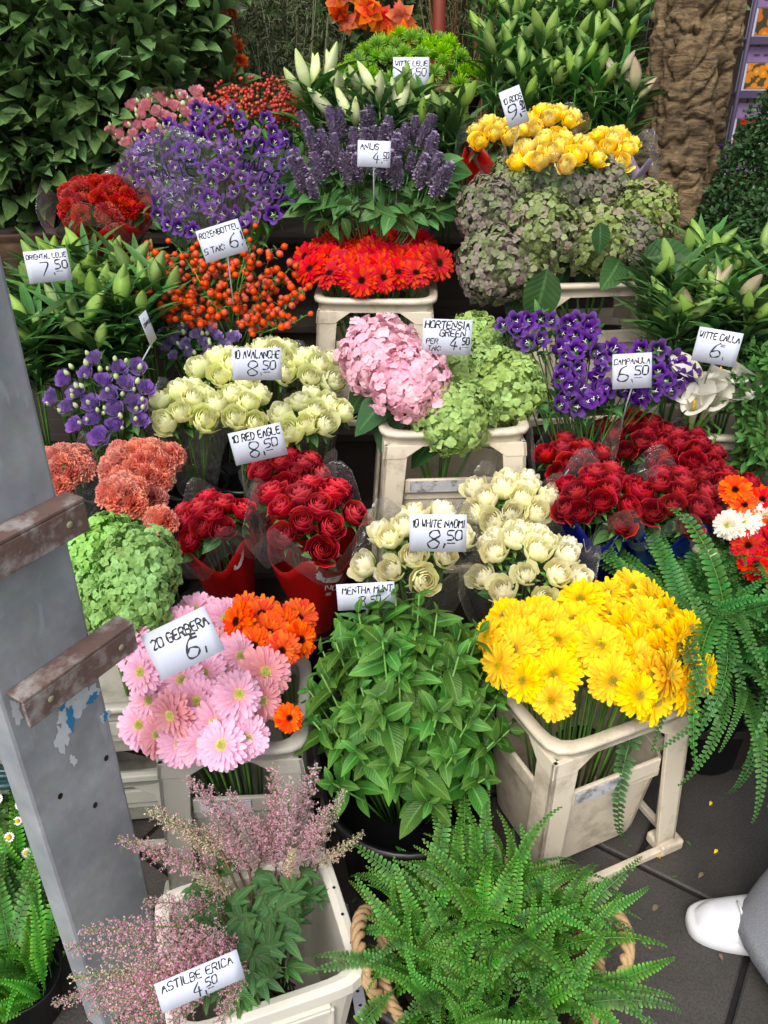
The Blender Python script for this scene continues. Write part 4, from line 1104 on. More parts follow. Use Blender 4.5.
# ---------------------------------------------------------------- bulb packet rack
LIL = solid('rack_lilac', '#8d6f9c', rough=.5, noise_amt=.1)
LIL_D = solid('rack_lilac_dark', '#4c3f5c', rough=.5, noise_amt=.1)
def picture_mat(name, c1, c2, bg, sc=45):
    m, nt, nodes, L = new_mat(name); b = N(nt, 'ShaderNodeBsdfPrincipled'); out = N(nt, 'ShaderNodeOutputMaterial'); L.new(b.outputs[0], out.inputs[0])
    tc = N(nt, 'ShaderNodeTexCoord'); vo = N(nt, 'ShaderNodeTexVoronoi'); vo.inputs['Scale'].default_value = sc; L.new(tc.outputs['Object'], vo.inputs['Vector'])
    r = ramp(nt, [(0, c2), (.38, c1), (.6, c1), (.68, bg)], vo.outputs['Distance']); L.new(r.outputs[0], b.inputs['Base Color']); b.inputs['Roughness'].default_value = .25
    return m
PICS = [picture_mat('picture_oranges', '#c86a14', '#f0b040', '#3c3a1c', 26), picture_mat('picture_kumquats', '#d88418', '#f6bc48', '#4c4420', 40), picture_mat('picture_tomatoes', '#b02414', '#e05030', '#24401c', 32), picture_mat('picture_peppers', '#c0501c', '#e07828', '#4c2c14', 20)]
q = atY(740, 110, 3.75)
rk = thing('packet_rack', 'lilac wire rack holding fruit plant packets at the upper right', 'rack', (q.x, 3.8, 0))
RY = 3.75
rx0 = atY(731, 100, RY).x; rx1 = rx0 + .48
for z in [atY(740, yy, RY).z for yy in (40, 93, 146, 199)] + [.9, .62]:
    mb = MB(); mb.add(box_t(rx0, rx1, RY - .06, RY + .08, z - .012, z)); mb.add(box_t(rx0, rx1, RY - .064, RY - .06, z - .016, z + .012)); mb.build('shelf', LIL_D, rk, smooth=False, bevel=.001)
for xx in (rx0, rx1):
    mb = MB(); mb.add(tube_t([(xx, RY + .08, 0), (xx, RY + .08, 2.3)], .009, 8)); mb.add(tube_t([(xx, RY - .06, 0), (xx, RY - .06, 2.3)], .009, 8)); mb.build('upright', LIL_D, rk)
kinds = ['orange fruit', 'yellow orange kumquats', 'red tomatoes', 'orange red peppers']
rows = ['top', 'second', 'third', 'fourth']
for ri, yy in enumerate((40, 93, 146, 199)):
    z = atY(740, yy, RY).z + .003
    for ci in range(3):
        x0 = rx0 + .02 + ci * .15; hh = .15
        pic = PICS[(ri + (2 if ci == 1 else 0) * 0 + ci * 1) % 4] if ci else PICS[ri]
        kk = kinds[PICS.index(pic)]
        t = thing('plant_packet', 'plant packet showing %s, %s in the %s row of the lilac rack' % (kk, ('leftmost', 'middle', 'rightmost')[ci], rows[ri]), 'packet', (x0 + .085, RY, z), 'plant packets in the rack')
        mb = MB(); mb.add(box_t(x0, x0 + .135, RY - .03, RY + .03, z, z + hh)); mb.build('box', CARD, t, smooth=False, bevel=.002)
        mb = MB(); mb.add(box_t(x0 + .010, x0 + .125, RY - .0325, RY - .0305, z + .014, z + hh - .045)); mb.build('picture', pic, t, smooth=False)
        mb = MB(); mb.add(box_t(x0 + .002, x0 + .133, RY - .034, RY - .0305, z + hh - .042, z + hh + .012)); mb.build('header', LIL, t, smooth=False)
        mb = MB()
        for kx in (.025, .065, .1): mb.add(box_t(x0 + kx, x0 + kx + .022, RY - .036, RY - .0345, z + hh - .02, z + hh - .012))
        mb.build('slot', LIL_D, t, smooth=False)
# box hedge at right
BOXL = leaf_t(.022, .012, 3, bend=.2)
cs = [tuple(atY(px, py, Y)) for px, py, Y in ((760, 175, 3.0), (735, 225, 2.95), (775, 230, 2.8), (715, 265, 3.0), (790, 130, 3.0), (755, 260, 2.8), (800, 190, 2.9))]
shrub('box_hedge', 'clipped dark green small leaved hedge in front of the lilac rack', 'shrub', (cs[0][0], 3.05, .3), cs, [(.15, .15, .17)] * len(cs), 2600, BOXL, G_BOX, shell=.6, stems=5)
# leafy green plant far right middle
cs = [tuple(atY(px, py, Y)) for px, py, Y in ((758, 400, 1.95), (775, 440, 1.85), (770, 370, 2.0), (765, 465, 1.9))]
shrub('leafy_herb', 'small leaved green potted herb at the right edge beside the callas', 'plant', (cs[0][0] + .05, 1.97, .335), cs, [(.09, .1, .09)] * len(cs), 260, leaf_t(.035, .018, 4, bend=.3), G_LEAF, shell=.4, stems=6, smin=.6)
# ================================================================ TOP ROWS
print('top rows...')
# green pompon chrysanthemums: flat dome in a dark ribbed pot wrapped in grey paper
C = np.array(atY(410, 38, 3.45)); b = C - UP * .4
t = thing('chrysanthemum_bunch', 'wide flat dome of bright green spidery flowers at the top', 'flowers', tuple(b))
n = 62
for i in range(n):
    q = math.sqrt((i + .5) / n); a = i * 2.399; p = C + np.array([math.cos(a) * q * .315, math.sin(a) * q * .24, -.17 * q * q + R.uniform(-.012, .012)])
    place('pompon', R.choice(P['chr']), t, mat4(zframes([[math.cos(a) * q * .6, math.sin(a) * q * .6 - .15, 1]])[0], p, R.uniform(1.0, 1.35)))
mb = MB(); stems_to(mb, [(C + np.array([math.cos(i) * .2, math.sin(i) * .15, -.05]), UP) for i in range(20)], b); mb.build('stems', G_STEM, t)
def ribpot(u, v):
    a = PI * u; r = .2 + .08 * v; r *= 1 + .02 * math.sin(40 * a); return (C[0] + r * math.cos(a), C[1] + r * .8 * math.sin(a), b[2] + v * .24)
t = thing('flower_tub', 'dark ribbed tub under the bright green spidery flowers', 'tub', tuple(b)); t['_o'] = 1
mb = MB(); mb.add(grid(240, 6, ribpot, wrap=True)); mb.build('body', solid('tub_brown', '#1d1712', rough=.5), t)
def band(u, v):
    a = PI * u; r = .288 + .006 * math.sin(60 * a); return (C[0] + r * math.cos(a), C[1] + r * .8 * math.sin(a), b[2] + .23 + v * .025)
mb = MB(); mb.add(grid(240, 2, band, wrap=True)); mb.build('rim', KRAFT, t, solid=.002)
price_card(411, 72, 3.16, 36, 26, [('WITTE LELIE', -.44, .2, .17), ('price', '9.', '50', -.22, -.32, .45)], 0, 0, 15, 'white card reading WITTE LELIE 9.50 under the green pompon flowers')

# dark lily bunches top right
labels = ['upper left', 'upper middle', 'upper right', 'middle left', 'centre', 'middle right', 'lower left', 'lower right', 'low middle']
for i, (px, py, Y) in enumerate(((515, 15, 3.35), (565, 5, 3.4), (620, 10, 3.35), (500, 50, 3.2), (550, 45, 3.2), (610, 50, 3.2), (535, 85, 3.08), (620, 85, 3.08), (580, 75, 3.1))):
    lily_bunch(px, py, Y, 'green budded lily bunch behind the yellow roses, %s one' % labels[i], 'lily bunches at the top right', n=5, nb=2, w=.1, h=.5, budk='budp' if i == 7 else 'bud', budscale=1.0, lf=16)
# white-green lilies top centre
labels = ['leftmost', 'second from the left', 'middle', 'second from the right', 'rightmost']
for i, (px, py, Y) in enumerate(((322, 100, 2.95), (352, 108, 2.9), (383, 112, 2.88), (415, 110, 2.92), (448, 115, 2.9))):
    lily_bunch(px, py, Y, 'lily bunch with pale buds under the 9.50 card, %s' % labels[i], 'pale lily bunches under the 9.50 card', n=4 if i < 3 else 5, nb=2, w=.07, h=.42, budk='budw' if i < 3 else 'bud', budscale=1.0, lf=18, leafL=.15, wrapm=FILM if i in (1, 2, 3) else None)

# yellow roses
YW = dict(name='rose_bouquet', group='yellow rose bouquets', length=.3)
bouquet(494, 124, 2.78, .085, 9, P['yel'], 'yellow rose bouquet in red and white paper, leftmost of the yellow ones', wrap=PAPER_RED, film_m=FILM, wrap_top=.98, wr=1.1, **YW)
bouquet(549, 111, 2.85, .10, 11, P['yel'], 'yellow rose bouquet in red paper behind the other yellow ones', wrap=PAPER_RED, film_m=FILM, wrap_top=.95, **YW)
bouquet(553, 141, 2.60, .125, 14, P['yel'], 'yellow rose bouquet in front, just above the dried hydrangeas', film_m=FILM, **YW)
bouquet(607, 137, 2.72, .115, 13, P['yel'], 'yellow rose bouquet in red and lilac paper beside the cork trunk', wrap=PAPER_LILAC, film_m=FILM, wrap_top=1.0, wr=1.25, **YW)
price_card(514, 107, 2.6, 22, 34, [('10 ROOS', -.44, .14, .15), ('price', '9.', '50', -.35, -.3, .38)], 20, 12, 10, 'tilted white card with a price among the yellow roses')

# agastache
C = np.array(atY(375, 172, 2.62)); b = C - UP * .34
t = thing('agastache_bunch', 'broad bunch of purple flower spikes above broad green leaves', 'flowers', tuple(b))
pts = []
for i in range(62):
    px = R.uniform(303, 440); py = 150 + R.uniform(-14, 44) + ((px - 375) / 70) ** 2 * 8; Y = 2.74 - (py - 140) / 60 * .25
    p = np.array(atY(px, py, Y)); d = unit(np.array([(px - 375) / 170 + R.uniform(-.12, .12), R.uniform(-.3, .1), 1])); pts.append((p, d))
    place('flower_spike', R.choice(P['aga']), t, mat4(zframes([d])[0], p, R.uniform(.75, 1.2)))
mb = MB(); stems_to(mb, pts, b, .06); mb.build('stems', G_STEM, t)
AL = leaf_t(.075, .045, 5, bend=.5, p=.75); mb = MB()
Ps = []; Ds = []
for i in range(190):
    px = R.uniform(300, 452); py = R.uniform(168, 222); py += 0 if 320 < px < 430 else -8; Y = 2.74 - (py - 140) / 60 * .22 + R.uniform(0, .1)
    Ps.append(np.array(atY(px, py, Y))); Ds.append([(px - 375) / 90 + R.uniform(-.7, .7), R.uniform(-1, .2), R.uniform(-.5, .5)])
mb.add(AL, scaled(frames(Ds, rand_dirs(190, 2)), .7 + .5 * rng.random(190)), np.array(Ps)); mb.build('foliage', G_LEAF, t)
price_card(374, 154, 2.47, 33, 24, [('ANIJS', -.42, .16, .22), ('price', '4.', '50', -.05, -.34, .42)], -2, 0, 15, 'white card reading ANIJS with a price among the purple spikes')

# hypericum
C = np.array(atY(258, 102, 3.05)); b = C - UP * .4
t = thing('berry_bunch', 'bunch of small dark red berries behind the purple bellflowers', 'flowers', tuple(b))
mb = MB(); pts = []
for i in range(95):
    px = R.uniform(205, 308); top = 84 + ((px - 258) / 55) ** 2 * 12; py = R.uniform(top, 124); p = np.array(atY(px, py, 3.1 - (py - 84) / 40 * .12)); pts.append((p, UP))
    place('berry_cluster' if 0 else 'berry', P['berryr'][0], t, mat4(zframes([[R.uniform(-.4, .4), -.3, 1]])[0], p, R.uniform(.9, 1.3)))
stems_to(mb, pts, b, .03, .001, sides=4); mb.build('stems', G_STEM, t)
mb = MB(); leaves_around(mb, pts, leaf_t(.03, .014, 4, bend=.3), 3, .02); mb.build('foliage', G_LEAF, t)
mb = MB(); BT = sphere_t(.0065, 6, 5)
q = np.array([p for p, d in pts for _ in range(5)]) + rng.normal(size=(95 * 5, 3)) * .017
mb.add(BT, np.tile(np.eye(3), (len(q), 1, 1)), q); o = mb.build('berry_mass', BERRY_R, t); o['kind'] = 'stuff'

# pink cream lisianthus
def lisianthus(px, py, Y, rx, ry, nf, nbud, fl, label, sc=1.0, tilt=0, budm=None, L=.4):
    C = np.array(atY(px, py, Y)); k = ppm(C); b = C - UP * L; b[1] += .06
    t = thing('lisianthus_bunch', label, 'flowers', tuple(b))
    pts = []
    for i in range(nf + nbud):
        isb = i >= nf; q = math.sqrt(R.random()) if isb else math.sqrt((i + .5) / nf); a = i * 2.399
        ex, ey = math.cos(a) * q * rx, math.sin(a) * q * ry
        rot = math.radians(tilt); ex, ey = ex * math.cos(rot) - ey * math.sin(rot), ex * math.sin(rot) + ey * math.cos(rot)
        p = np.array(atY(px + ex, py + ey, Y - ey / k * .55 + 0)) + UP * (.004 if isb else 0)
        d = unit(np.array([ex / rx * .6, -.55, .8]) + rand_dirs(1)[0] * .25); pts.append((p, d))
        if isb: place('bud', P['lbud'][0], t, mat4(zframes([d + UP * .6])[0], p, R.uniform(.6, .95) * sc))
        else: place('bloom', R.choice(fl), t, mat4(zframes([d])[0], p - d * .015, R.uniform(.85, 1.15) * sc))
    mb = MB(); stems_to(mb, pts, b, .05, .0015); mb.build('stems', G_STEM, t)
    mb = MB(); leaves_around(mb, pts, leaf_t(.045, .02, 4, bend=.3), 2, .05); mb.build('foliage', G_LEAF, t)
    return t
lisianthus(158, 119, 2.93, 54, 23, 30, 26, P['lpnk'], 'pink and cream lisianthus bunch behind the purple bellflowers', .95, tilt=-22)
lisianthus(102, 396, 1.93, 54, 42, 20, 34, P['lpur'], 'purple lisianthus bunch with pale green buds above the coral carnations', 1.0)
lisianthus(196, 342, 2.2, 42, 18, 16, 16, P['llil'], 'pale lilac lisianthus bunch behind the cream roses', .9)

# campanulas
def campanula(regions, n, Yf, label, b, t_extra=None, sc=1.0, lightp=.0):
    t = thing('campanula_bunch', label, 'flowers', tuple(b)); pts = []
    for i in range(n):
        for _ in range(60):
            px = R.uniform(regions[0], regions[2]); py = R.uniform(regions[1], regions[3])
            if Yf(px, py) is None: continue
            if all((px - q[0]) ** 2 + (py - q[1]) ** 2 > (9 + 5 * (n < 50)) ** 2 for q in pts): break
        Y = Yf(px, py)
        if Y is None: continue
        p = np.array(atY(px, py, Y)); d = unit(np.array([R.uniform(-.7, .7), -.75 + R.uniform(-.3, .4), R.uniform(.1, .9)])); pts.append((px, py, p, d))
        place('bell_flower', P['camp'][1 if R.random() < lightp else 0], t, mat4(zframes([d])[0], p - d * .012, R.uniform(.85, 1.15) * sc))
    P3 = [(q[2], q[3]) for q in pts]
    mb = MB(); stems_to(mb, P3, b, .04, .0018, spread=.05); mb.build('stems', G_STEM, t)
    mb = MB(); leaves_around(mb, P3, leaf_t(.045, .016, 4, bend=.4), 5, .05, up=.3); mb.build('foliage', G_LEAF, t)
    return t
def yf(px, py):
    e = ((px - 210) / 92) ** 2 + ((py - 172) / 66) ** 2
    if e > 1 or (px < 150 and py > 180) or (px > 285 and py > 205) or (px < 185 and py < 152 - (px - 120) * .55): return None
    return 2.82 - (py - 110) / 120 * .3
tc_ = campanula((120, 106, 300, 240), 95, yf, 'big mass of purple bellflowers in printed cellophane at the upper left', np.array(atY(215, 235, 2.72)) - UP * .25, lightp=.12, sc=.95)
# printed cellophane collar around it
b0 = np.array(atY(215, 262, 2.62)); Ct = np.array(atY(215, 170, 2.74))
S = wrap_surface(b0, Ct, UP, .1, .30, seed=3, peak=.06, crinkle=.05)
mb = MB(); mb.add(wrap_mb(S, .1, .98, nu=60, nv=12, u0=-.62, u1=.62)); f = mb.build('cellophane', FILM, tc_, solid=.0004)
wrap_print(f, S, [('text', 'DE', .035, .0045, (-.40, .66)), ('text', 'MAL TE', .035, .0045, (-.22, .66)), ('text', 'DE', .035, .0045, (.30, .98)), ('text', 'MAL', .035, .0045, (.16, .82)), ('text', 'DE TE', .035, .0045, (.25, .70))], PRINT_NAVY)
def yf2(px, py):
    if px > 640 and (py > 395 or py < 345): return None
    if px < 556 and py > 345: return None
    if py < 350 and px > 590: return None
    if 617 < px < 655 and 352 < py < 388: return None
    return 2.12 - (py - 310) / 100 * .2
campanula((497, 318, 690, 408), 52, yf2, 'purple bellflowers around the CAMPANULA card on the right', np.array(atY(590, 400, 2.05)) - UP * .3, sc=.98)
price_card(632, 371, 1.9, 38, 34, [('CAMPANULA', -.46, .2, .16), ('price', '6.', '50', -.38, -.3, .45)], 6, 4, 15, 'white card reading CAMPANULA 6.50 half hidden by the purple bellflowers')

# red carnation bouquet top left
bouquet(100, 183, 2.62, .135, 22, P['rcarn'], 'red carnation bouquet in red printed wrap beside the brown urn', name='carnation_bouquet', part='carnation', wrap=PAPER_RED, film_m=FILM, length=.3, ex=1.15, up=.7, scale=.9,
        prints=[('wings', 1, .045, (-.32, .62)), ('text', 'REX N', .018, .0026, (-.30, .46)), ('wings', 1, .028, (-.16, .44))], wrap_top=.9, wr=1.15)
# purple/lilac leaf shapes between: price card rosehip
# ---------------------------------------------------------------- rosehips
RB = np.array(atY(232, 345, 2.3))
ends = [(146, 255), (150, 300), (165, 300), (190, 318), (160, 262), (178, 248), (200, 240), (225, 236), (250, 238), (272, 250), (290, 268), (302, 290), (150, 280), (170, 285), (195, 272), (218, 268), (245, 265), (268, 282), (285, 305), (210, 300), (240, 298), (180, 308), (258, 315), (295, 322)]
hl = 'branch dotted with orange rosehips beside the red gerberas'
for i, (px, py) in enumerate(ends):
    Y = 2.42 - (py - 236) / 90 * .26; e = np.array(atY(px, py, Y)); bb = RB + np.array([R.uniform(-.05, .05), R.uniform(-.03, .03), -.1])
    t = thing('rosehip_branch', hl, 'branch', tuple(bb), 'orange rosehip branches')
    mb = MB(); mid = (e * .6 + bb * .4) + np.array([0, 0, .04]); mb.add(tube_t([bb, mid, e], [.003, .0022, .0012], 5))
    tw = []
    for k in range(17):
        f = .45 + .57 * k / 16; o = mid + (e - mid) * (f - .45) / .55 if f > .45 else mid
        p = o + rand_dirs(1)[0] * np.array([.036, .03, .03]) * R.uniform(.5, 1.25) + UP * .008
        mb.add(tube_t([o, (o + p) / 2 + UP * .003, p], [.0011, .0009, .0007], 4)); tw.append((p, unit(p - o)))
        place('rosehip', P['berry'][0], t, mat4(zframes([p - o])[0], p, R.uniform(.75, 1.15)))
    mb.build('twig', WOOD_TWIG if i % 3 == 0 else G_STEM, t)
    mb = MB(); leaves_around(mb, tw[::2], leaf_t(.022, .01, 3), 1, .02); mb.build('leaves', G_LEAF, t)
price_card(222, 241, 2.1, 44, 31, [('ROZENBOTTEL', -.46, .22, .17), ('5 TAK:', -.46, -.26, .17), ('price', '6.', '50', .14, -.3, .42)], 15, 0, 15, 'white card reading ROZENBOTTEL 5 TAK 6.50 above the orange rosehips')

# left lilies
labels = ['far left', 'back left', 'back middle', 'back right', 'front left', 'front middle', 'front right', 'right end', 'leftmost front', 'central']
for i, (px, py, Y) in enumerate(((30, 290, 2.35), (62, 280, 2.4), (98, 276, 2.4), (130, 280, 2.38), (48, 325, 2.15), (86, 325, 2.12), (122, 322, 2.15), (144, 300, 2.25), (20, 335, 2.05), (78, 298, 2.28))):
    lily_bunch(px, py, Y, 'lily bunch with green buds beside the 7.50 card, %s of that cluster' % labels[i], 'green lily bunches at the left', n=5, nb=1 + i % 2, w=.065, h=.34, budk='bud', lf=20, leafL=.155)
price_card(48, 266, 2.05, 41, 30, [('ORIENTAL LELIE', -.46, .24, .14), ('price', '7.', '50', -.2, -.3, .45)], 2, 0, 12, 'white card reading ORIENTAL LELIE 7.50 above the green lilies', stick=.06)
price_card(148, 328, 2.0, 14, 32, [('LISIANTHUS', -.4, .1, .12)], 14, 60, 5, 'white card turned edge on beside the lilac lisianthus')

# right lilies
labels = ['far left', 'back middle', 'back right', 'front left', 'front middle', 'front right', 'right edge', 'centre']
for i, (px, py, Y) in enumerate(((672, 285, 2.25), (705, 268, 2.35), (745, 272, 2.3), (682, 318, 2.15), (712, 312, 2.15), (745, 315, 2.1), (768, 290, 2.2), (725, 290, 2.25))):
    lily_bunch(px, py, Y, 'lily bunch with pale green buds above the 6 card at the right, %s one' % labels[i], 'lily bunches at the right edge', n=5, nb=1 + i % 2, w=.065, h=.36, budk='budp' if i == 4 else 'bud', lf=20, leafL=.155)
# callas
cl = [(690, 372), (703, 392), (718, 372), (733, 388), (700, 378), (712, 400), (726, 398), (738, 374), (684, 392), (694, 405), (722, 382)]
B0 = np.array(atY(706, 450, 1.98))
for i, (px, py) in enumerate(cl):
    Y = 2.02 - (py - 370) / 40 * .08; p = np.array(atY(px, py, Y)); d = unit([(px - 710) / 60, -.5, 1]); bb = B0 + np.array([R.uniform(-.03, .03), 0, -.1])
    t = thing('calla_lily', 'white calla lily with curled spathe under the WITTE CALLA card', 'flower', tuple(bb), 'white callas at the right')
    place('spathe', P['calla'][0], t, mat4(zframes([d])[0], p - d * .07, 1.1)); mb = MB(); mb.add(tube_t([p - d * .16, (p + bb) / 2, bb], [.005, .0045, .0045], 6)); mb.build('stem', G_STEM, t)
price_card(717, 347, 1.85, 42, 33, [('WITTE CALLA', -.46, .2, .18), ('price', '6.', '', -.12, -.32, .42), ('=', .08, -.02, .16)], -5, 0, 12, 'white card reading WITTE CALLA 6,= at the right', stick=.06)
crate(B0[0] + .04, 2.1, .34, -.05, label='beige crate under the white callas', w=.28, d=.22, h=.35, mat=CRATE)
# ================================================================ MIDDLE ROWS
print('middle rows...')
# red gerberas in a crate
cc, _ = crate(float(atY(377, 300, 2.46).x), 2.5, .56, -.04, w=.35, d=.28, h=.40, label='beige crate full of red gerberas in the middle')
rg = []
for i in range(44):
    q = math.sqrt((i + .5) / 44); a = i * 2.399; ex, ey = math.cos(a) * q, math.sin(a) * q
    px = 371 + 70 * ex; py = 258 + 24 * ey; Y = 2.5 - ey * .15
    rg.append((px, py, Y, .98, [ex * .55, -.55 - .25 * ey, .75]))
gerbera_set('red', rg, 'red gerberas in the crate', 'red gerbera with dark centre standing in the beige crate', lambda c: (float(atY(377, 300, 2.46).x) + (c[0] - atY(377, 300, 2.46).x) * .3, 2.5 + (c[1] - 2.5) * .4, .66))

# autumn hydrangeas
def hydrangea(px, py, Y, rpx, mesh, label, group, base, d=None, leaves=2, lm=None, lsc=1.0, ldirs=None):
    c = np.array(atY(px, py, Y)); r = rpx / ppm(c); d = tocam(c, .55) if d is None else unit(d)
    d = unit(d + rand_dirs(1)[0] * .1)
    b = np.array(base); t = thing('hydrangea', label, 'flower', tuple(b), group)
    place('flower_head', mesh, t, mat4(zframes([d])[0], c - d * r * .25, r / .1))
    mb = MB(); mb.add(tube_t([c - d * r * .6, c - d * (r + .05) - UP * .03, (c + b) / 2 - d * .02, b], [.004, .004, .0045, .005], 6)); mb.build('stem', G_STEM, t)
    LT = leaf_t(.13 * lsc, .085 * lsc, 7, nu=4, bend=.45, fold=.18, p=.8, wav=.03)
    for k in range(leaves):
        if ldirs: ld = unit(ldirs[k])
        else:
            a = R.uniform(0, 6.28); ld = unit([math.cos(a), -abs(math.sin(a)) * .6, R.uniform(-.5, .1)])
        mb = MB(); mb.add(LT, frames([ld], [[0, -.4, 1.]]), [c - d * (r * .9 + .01) + ld * .02]); mb.build('leaf', G_LEAF if lm is None else lm, t)
    return t
HLEAF = petal('hydrangea_leaf', [(0, '#2c4a26'), (1, '#3e6436')], transl=.15, rough=.5, var=.3, vein=60, midrib='#5f8a50')
au = [(484, 208, 2.5, 31, 'mauve green dried hydrangea head, leftmost under the yellow roses'), (492, 262, 2.4, 37, 'large dried hydrangea head lowest at the left of its crate'), (512, 183, 2.62, 27, 'dried hydrangea head at the upper left of the cluster'), (545, 228, 2.42, 37, 'large green dried hydrangea head in the middle of the cluster'),
      (560, 189, 2.6, 29, 'bluish green dried hydrangea head at the top middle of the cluster'), (606, 185, 2.62, 28, 'mauve dried hydrangea head at the top right of the cluster'), (604, 236, 2.42, 33, 'dried hydrangea head right of the middle, above the crate edge'), (650, 212, 2.55, 32, 'green dried hydrangea head at the far right, beside the trunk'),
      (632, 240, 2.45, 28, 'small mauve dried hydrangea head at the lower right'), (525, 262, 2.42, 30, 'dried hydrangea head low in front of the crate opening')]
hb = atY(580, 320, 2.55)
for i, (px, py, Y, r, lb) in enumerate(au):
    hydrangea(px, py, Y, r * 1.03, P['haut'][(2, 2, 0, 0, 2, 2, 1, 0, 2, 1)[i]], lb, 'dried autumn hydrangeas', (hb.x + R.uniform(-.05, .05), 2.55, .62), lm=HLEAF, leaves=2, d=[(px - 565) / 130, -.75, .55])
cx = atY(588, 300, 2.5).x
crate(cx, 2.52, .56, .12, w=.40, d=.26, h=.44, tub=True, label='tall beige crate under the dried hydrangeas with a green sticker', mat=CRATE)
t = thing('hydrangea_leaves', 'large dark hydrangea leaves hanging below the dried hydrangea heads', 'leaves', tuple(atY(560, 270, 2.42)))
for px, py, d, s in ((548, 268, [-.2, -.3, -1], 1.1), (600, 222, [0.15, -.25, -1], .55), (640, 258, [1, -.3, .15], 1.0), (620, 260, [-.3, -.6, -.2], .8), (655, 262, [.8, -.7, -.1], .85)):
    mb = MB(); mb.add(leaf_t(.16 * s, .10 * s, 7, nu=4, bend=.3, fold=.2, p=.8, wav=.03), frames([d], [[.1, -1, .5]]), [tuple(atY(px, py, 2.31))]); mb.build('leaf', HLEAF, t)

# cream avalanche roses
av = [(185, 398, 1.98, 'leftmost'), (225, 362, 2.1, 'back left, behind its card'), (268, 350, 2.15, 'back middle'), (312, 362, 2.12, 'back right'), (240, 400, 1.98, 'front middle'), (308, 407, 1.95, 'front right, nearest the pink hydrangea')]
for i, (px, py, Y, w_) in enumerate(av):
    bouquet(px, py, Y, .083 if i not in (0, 5) else .095, 7 if i not in (0, 5) else 9, P['cream'], 'greenish white rose bouquet around the AVALANCHE card, %s' % w_, group='greenish white rose bouquets', film_m=FILM_W if i in (0, 3) else None, dome=.4, scale=1.08, length=.34, leaf_n=1)
price_card(257, 364, 1.86, 49, 31, [('10 AVALANCHE', -.46, .18, .24), ('price', '8.', '50', -.2, -.36, .46)], -2, 0, 15, 'white card reading 10 AVALANCHE 8.50 on the greenish white roses', holder=False)

# pink and green hydrangeas in a crate
base = (atY(440, 460, 2.0).x, 2.0, .45)
hydrangea(377, 352, 2.02, 40, P['hpnk'][0], 'pink hydrangea head, the upper left one of two', 'pink hydrangeas', base, d=[-.25, -.6, .75], leaves=2, lm=HLEAF, ldirs=[[-.3, -.6, -.9], [-.8, -.4, -.5]], lsc=1.1)
hydrangea(412, 378, 1.9, 39, P['hpnk'][1], 'pink hydrangea head, the lower right one of two', 'pink hydrangeas', base, d=[.15, -.7, .7], leaves=2, lm=HLEAF, ldirs=[[-.9, -.5, -.35], [-.5, -.6, -.75]], lsc=1.15)
hg = [(453, 412, 1.88, 39, 'lime hydrangea head hanging over the front of the crate'), (468, 372, 2.05, 36, 'lime hydrangea head behind the 4.50 card'), (514, 384, 2.0, 37, 'lime hydrangea head at the right of its crate'), (478, 335, 2.2, 26, 'small lime hydrangea head furthest back'), (448, 350, 2.18, 26, 'lime hydrangea head mostly hidden behind the HORTENSIA card')]
for i, (px, py, Y, r, lb) in enumerate(hg): hydrangea(px, py, Y, r, P['hgrn'][i % 3], lb, 'lime hydrangeas in the middle', base, leaves=1, lm=HLEAF, d=[(px - 455) / 120, -.7, .65])
price_card(447, 337, 1.93, 49, 34, [('HORTENSIA', -.46, .24, .2), ('GREEN', -.15, .02, .19), ('PER', -.42, -.2, .15), ('TAK:', -.38, -.4, .14), ('price', '4.', '50', .04, -.36, .36)], -1, 0, 12, 'white card reading HORTENSIA GREEN PER TAK 4.50 above the lime hydrangeas')
crate(atY(450, 440, 1.95).x, 2.0, .34, .06, w=.37, d=.27, h=.42, label='beige crate under the pink and lime hydrangeas', mat=CRATE)

# coral carnations
bouquet(135, 452, 1.78, .105, 20, P['cor'], 'coral carnation bouquet, the large one between lisianthus and red roses', group='coral carnation bouquets', name='carnation_bouquet', part='carnation', length=.32, up=.72, dome=.5)
bouquet(120, 482, 1.66, .06, 7, P['cor'], 'coral carnation bouquet in front, low beside the steel post', group='coral carnation bouquets', name='carnation_bouquet', part='carnation', length=.3, up=.72, dome=.5)
bouquet(58, 455, 1.8, .07, 12, P['cor'], 'coral carnation bouquet at the left, partly behind the steel post', group='coral carnation bouquets', name='carnation_bouquet', part='carnation', length=.32, up=.72, film_m=FILM, dome=.5, ex=1.0)
bouquet(158, 514, 1.62, .03, 2, P['cor'], 'small coral carnation pair beside the red roses', group='coral carnation bouquets', name='carnation_bouquet', part='carnation', length=.3, up=.72)

# red roses left
FR = dict(group='red rose bouquets in red wraps', wrap=PAPER_RED, film_m=FILM, wr=1.0)
bouquet(287, 468, 1.82, .10, 12, P['red'], 'red rose bouquet in red wrap behind the others, under RED EAGLE card', length=.36, wrap_top=.92, **FR)
bouquet(205, 512, 1.68, .094, 10, P['red'], 'red rose bouquet in red wrap leaning left beside the lime hydrangea', length=.40, side=-.25, wrap_top=.94, prints=[('wings', 1, .03, (.22, .80))], scale=1.05, leaf_n=4, **FR)
bouquet(309, 503, 1.6, .118, 12, P['red'], 'large red rose bouquet in red wrap with white wings print, in front', length=.42, wrap_top=.9, scale=1.1, leaf_n=3, prints=[('wings', 1, .05, (.13, .74)), ('text', 'ND R', .024, .0028, (.13, .62)), ('text', 'RE', .01, .0016, (.14, .56))], **FR)
price_card(258, 444, 1.72, 53, 33, [('10 RED EAGLE', -.46, .18, .22), ('price', '8.', '50', -.2, -.36, .46)], 10, 0, 12, 'white card reading 10 RED EAGLE 8.50 above the red roses', holder=False)

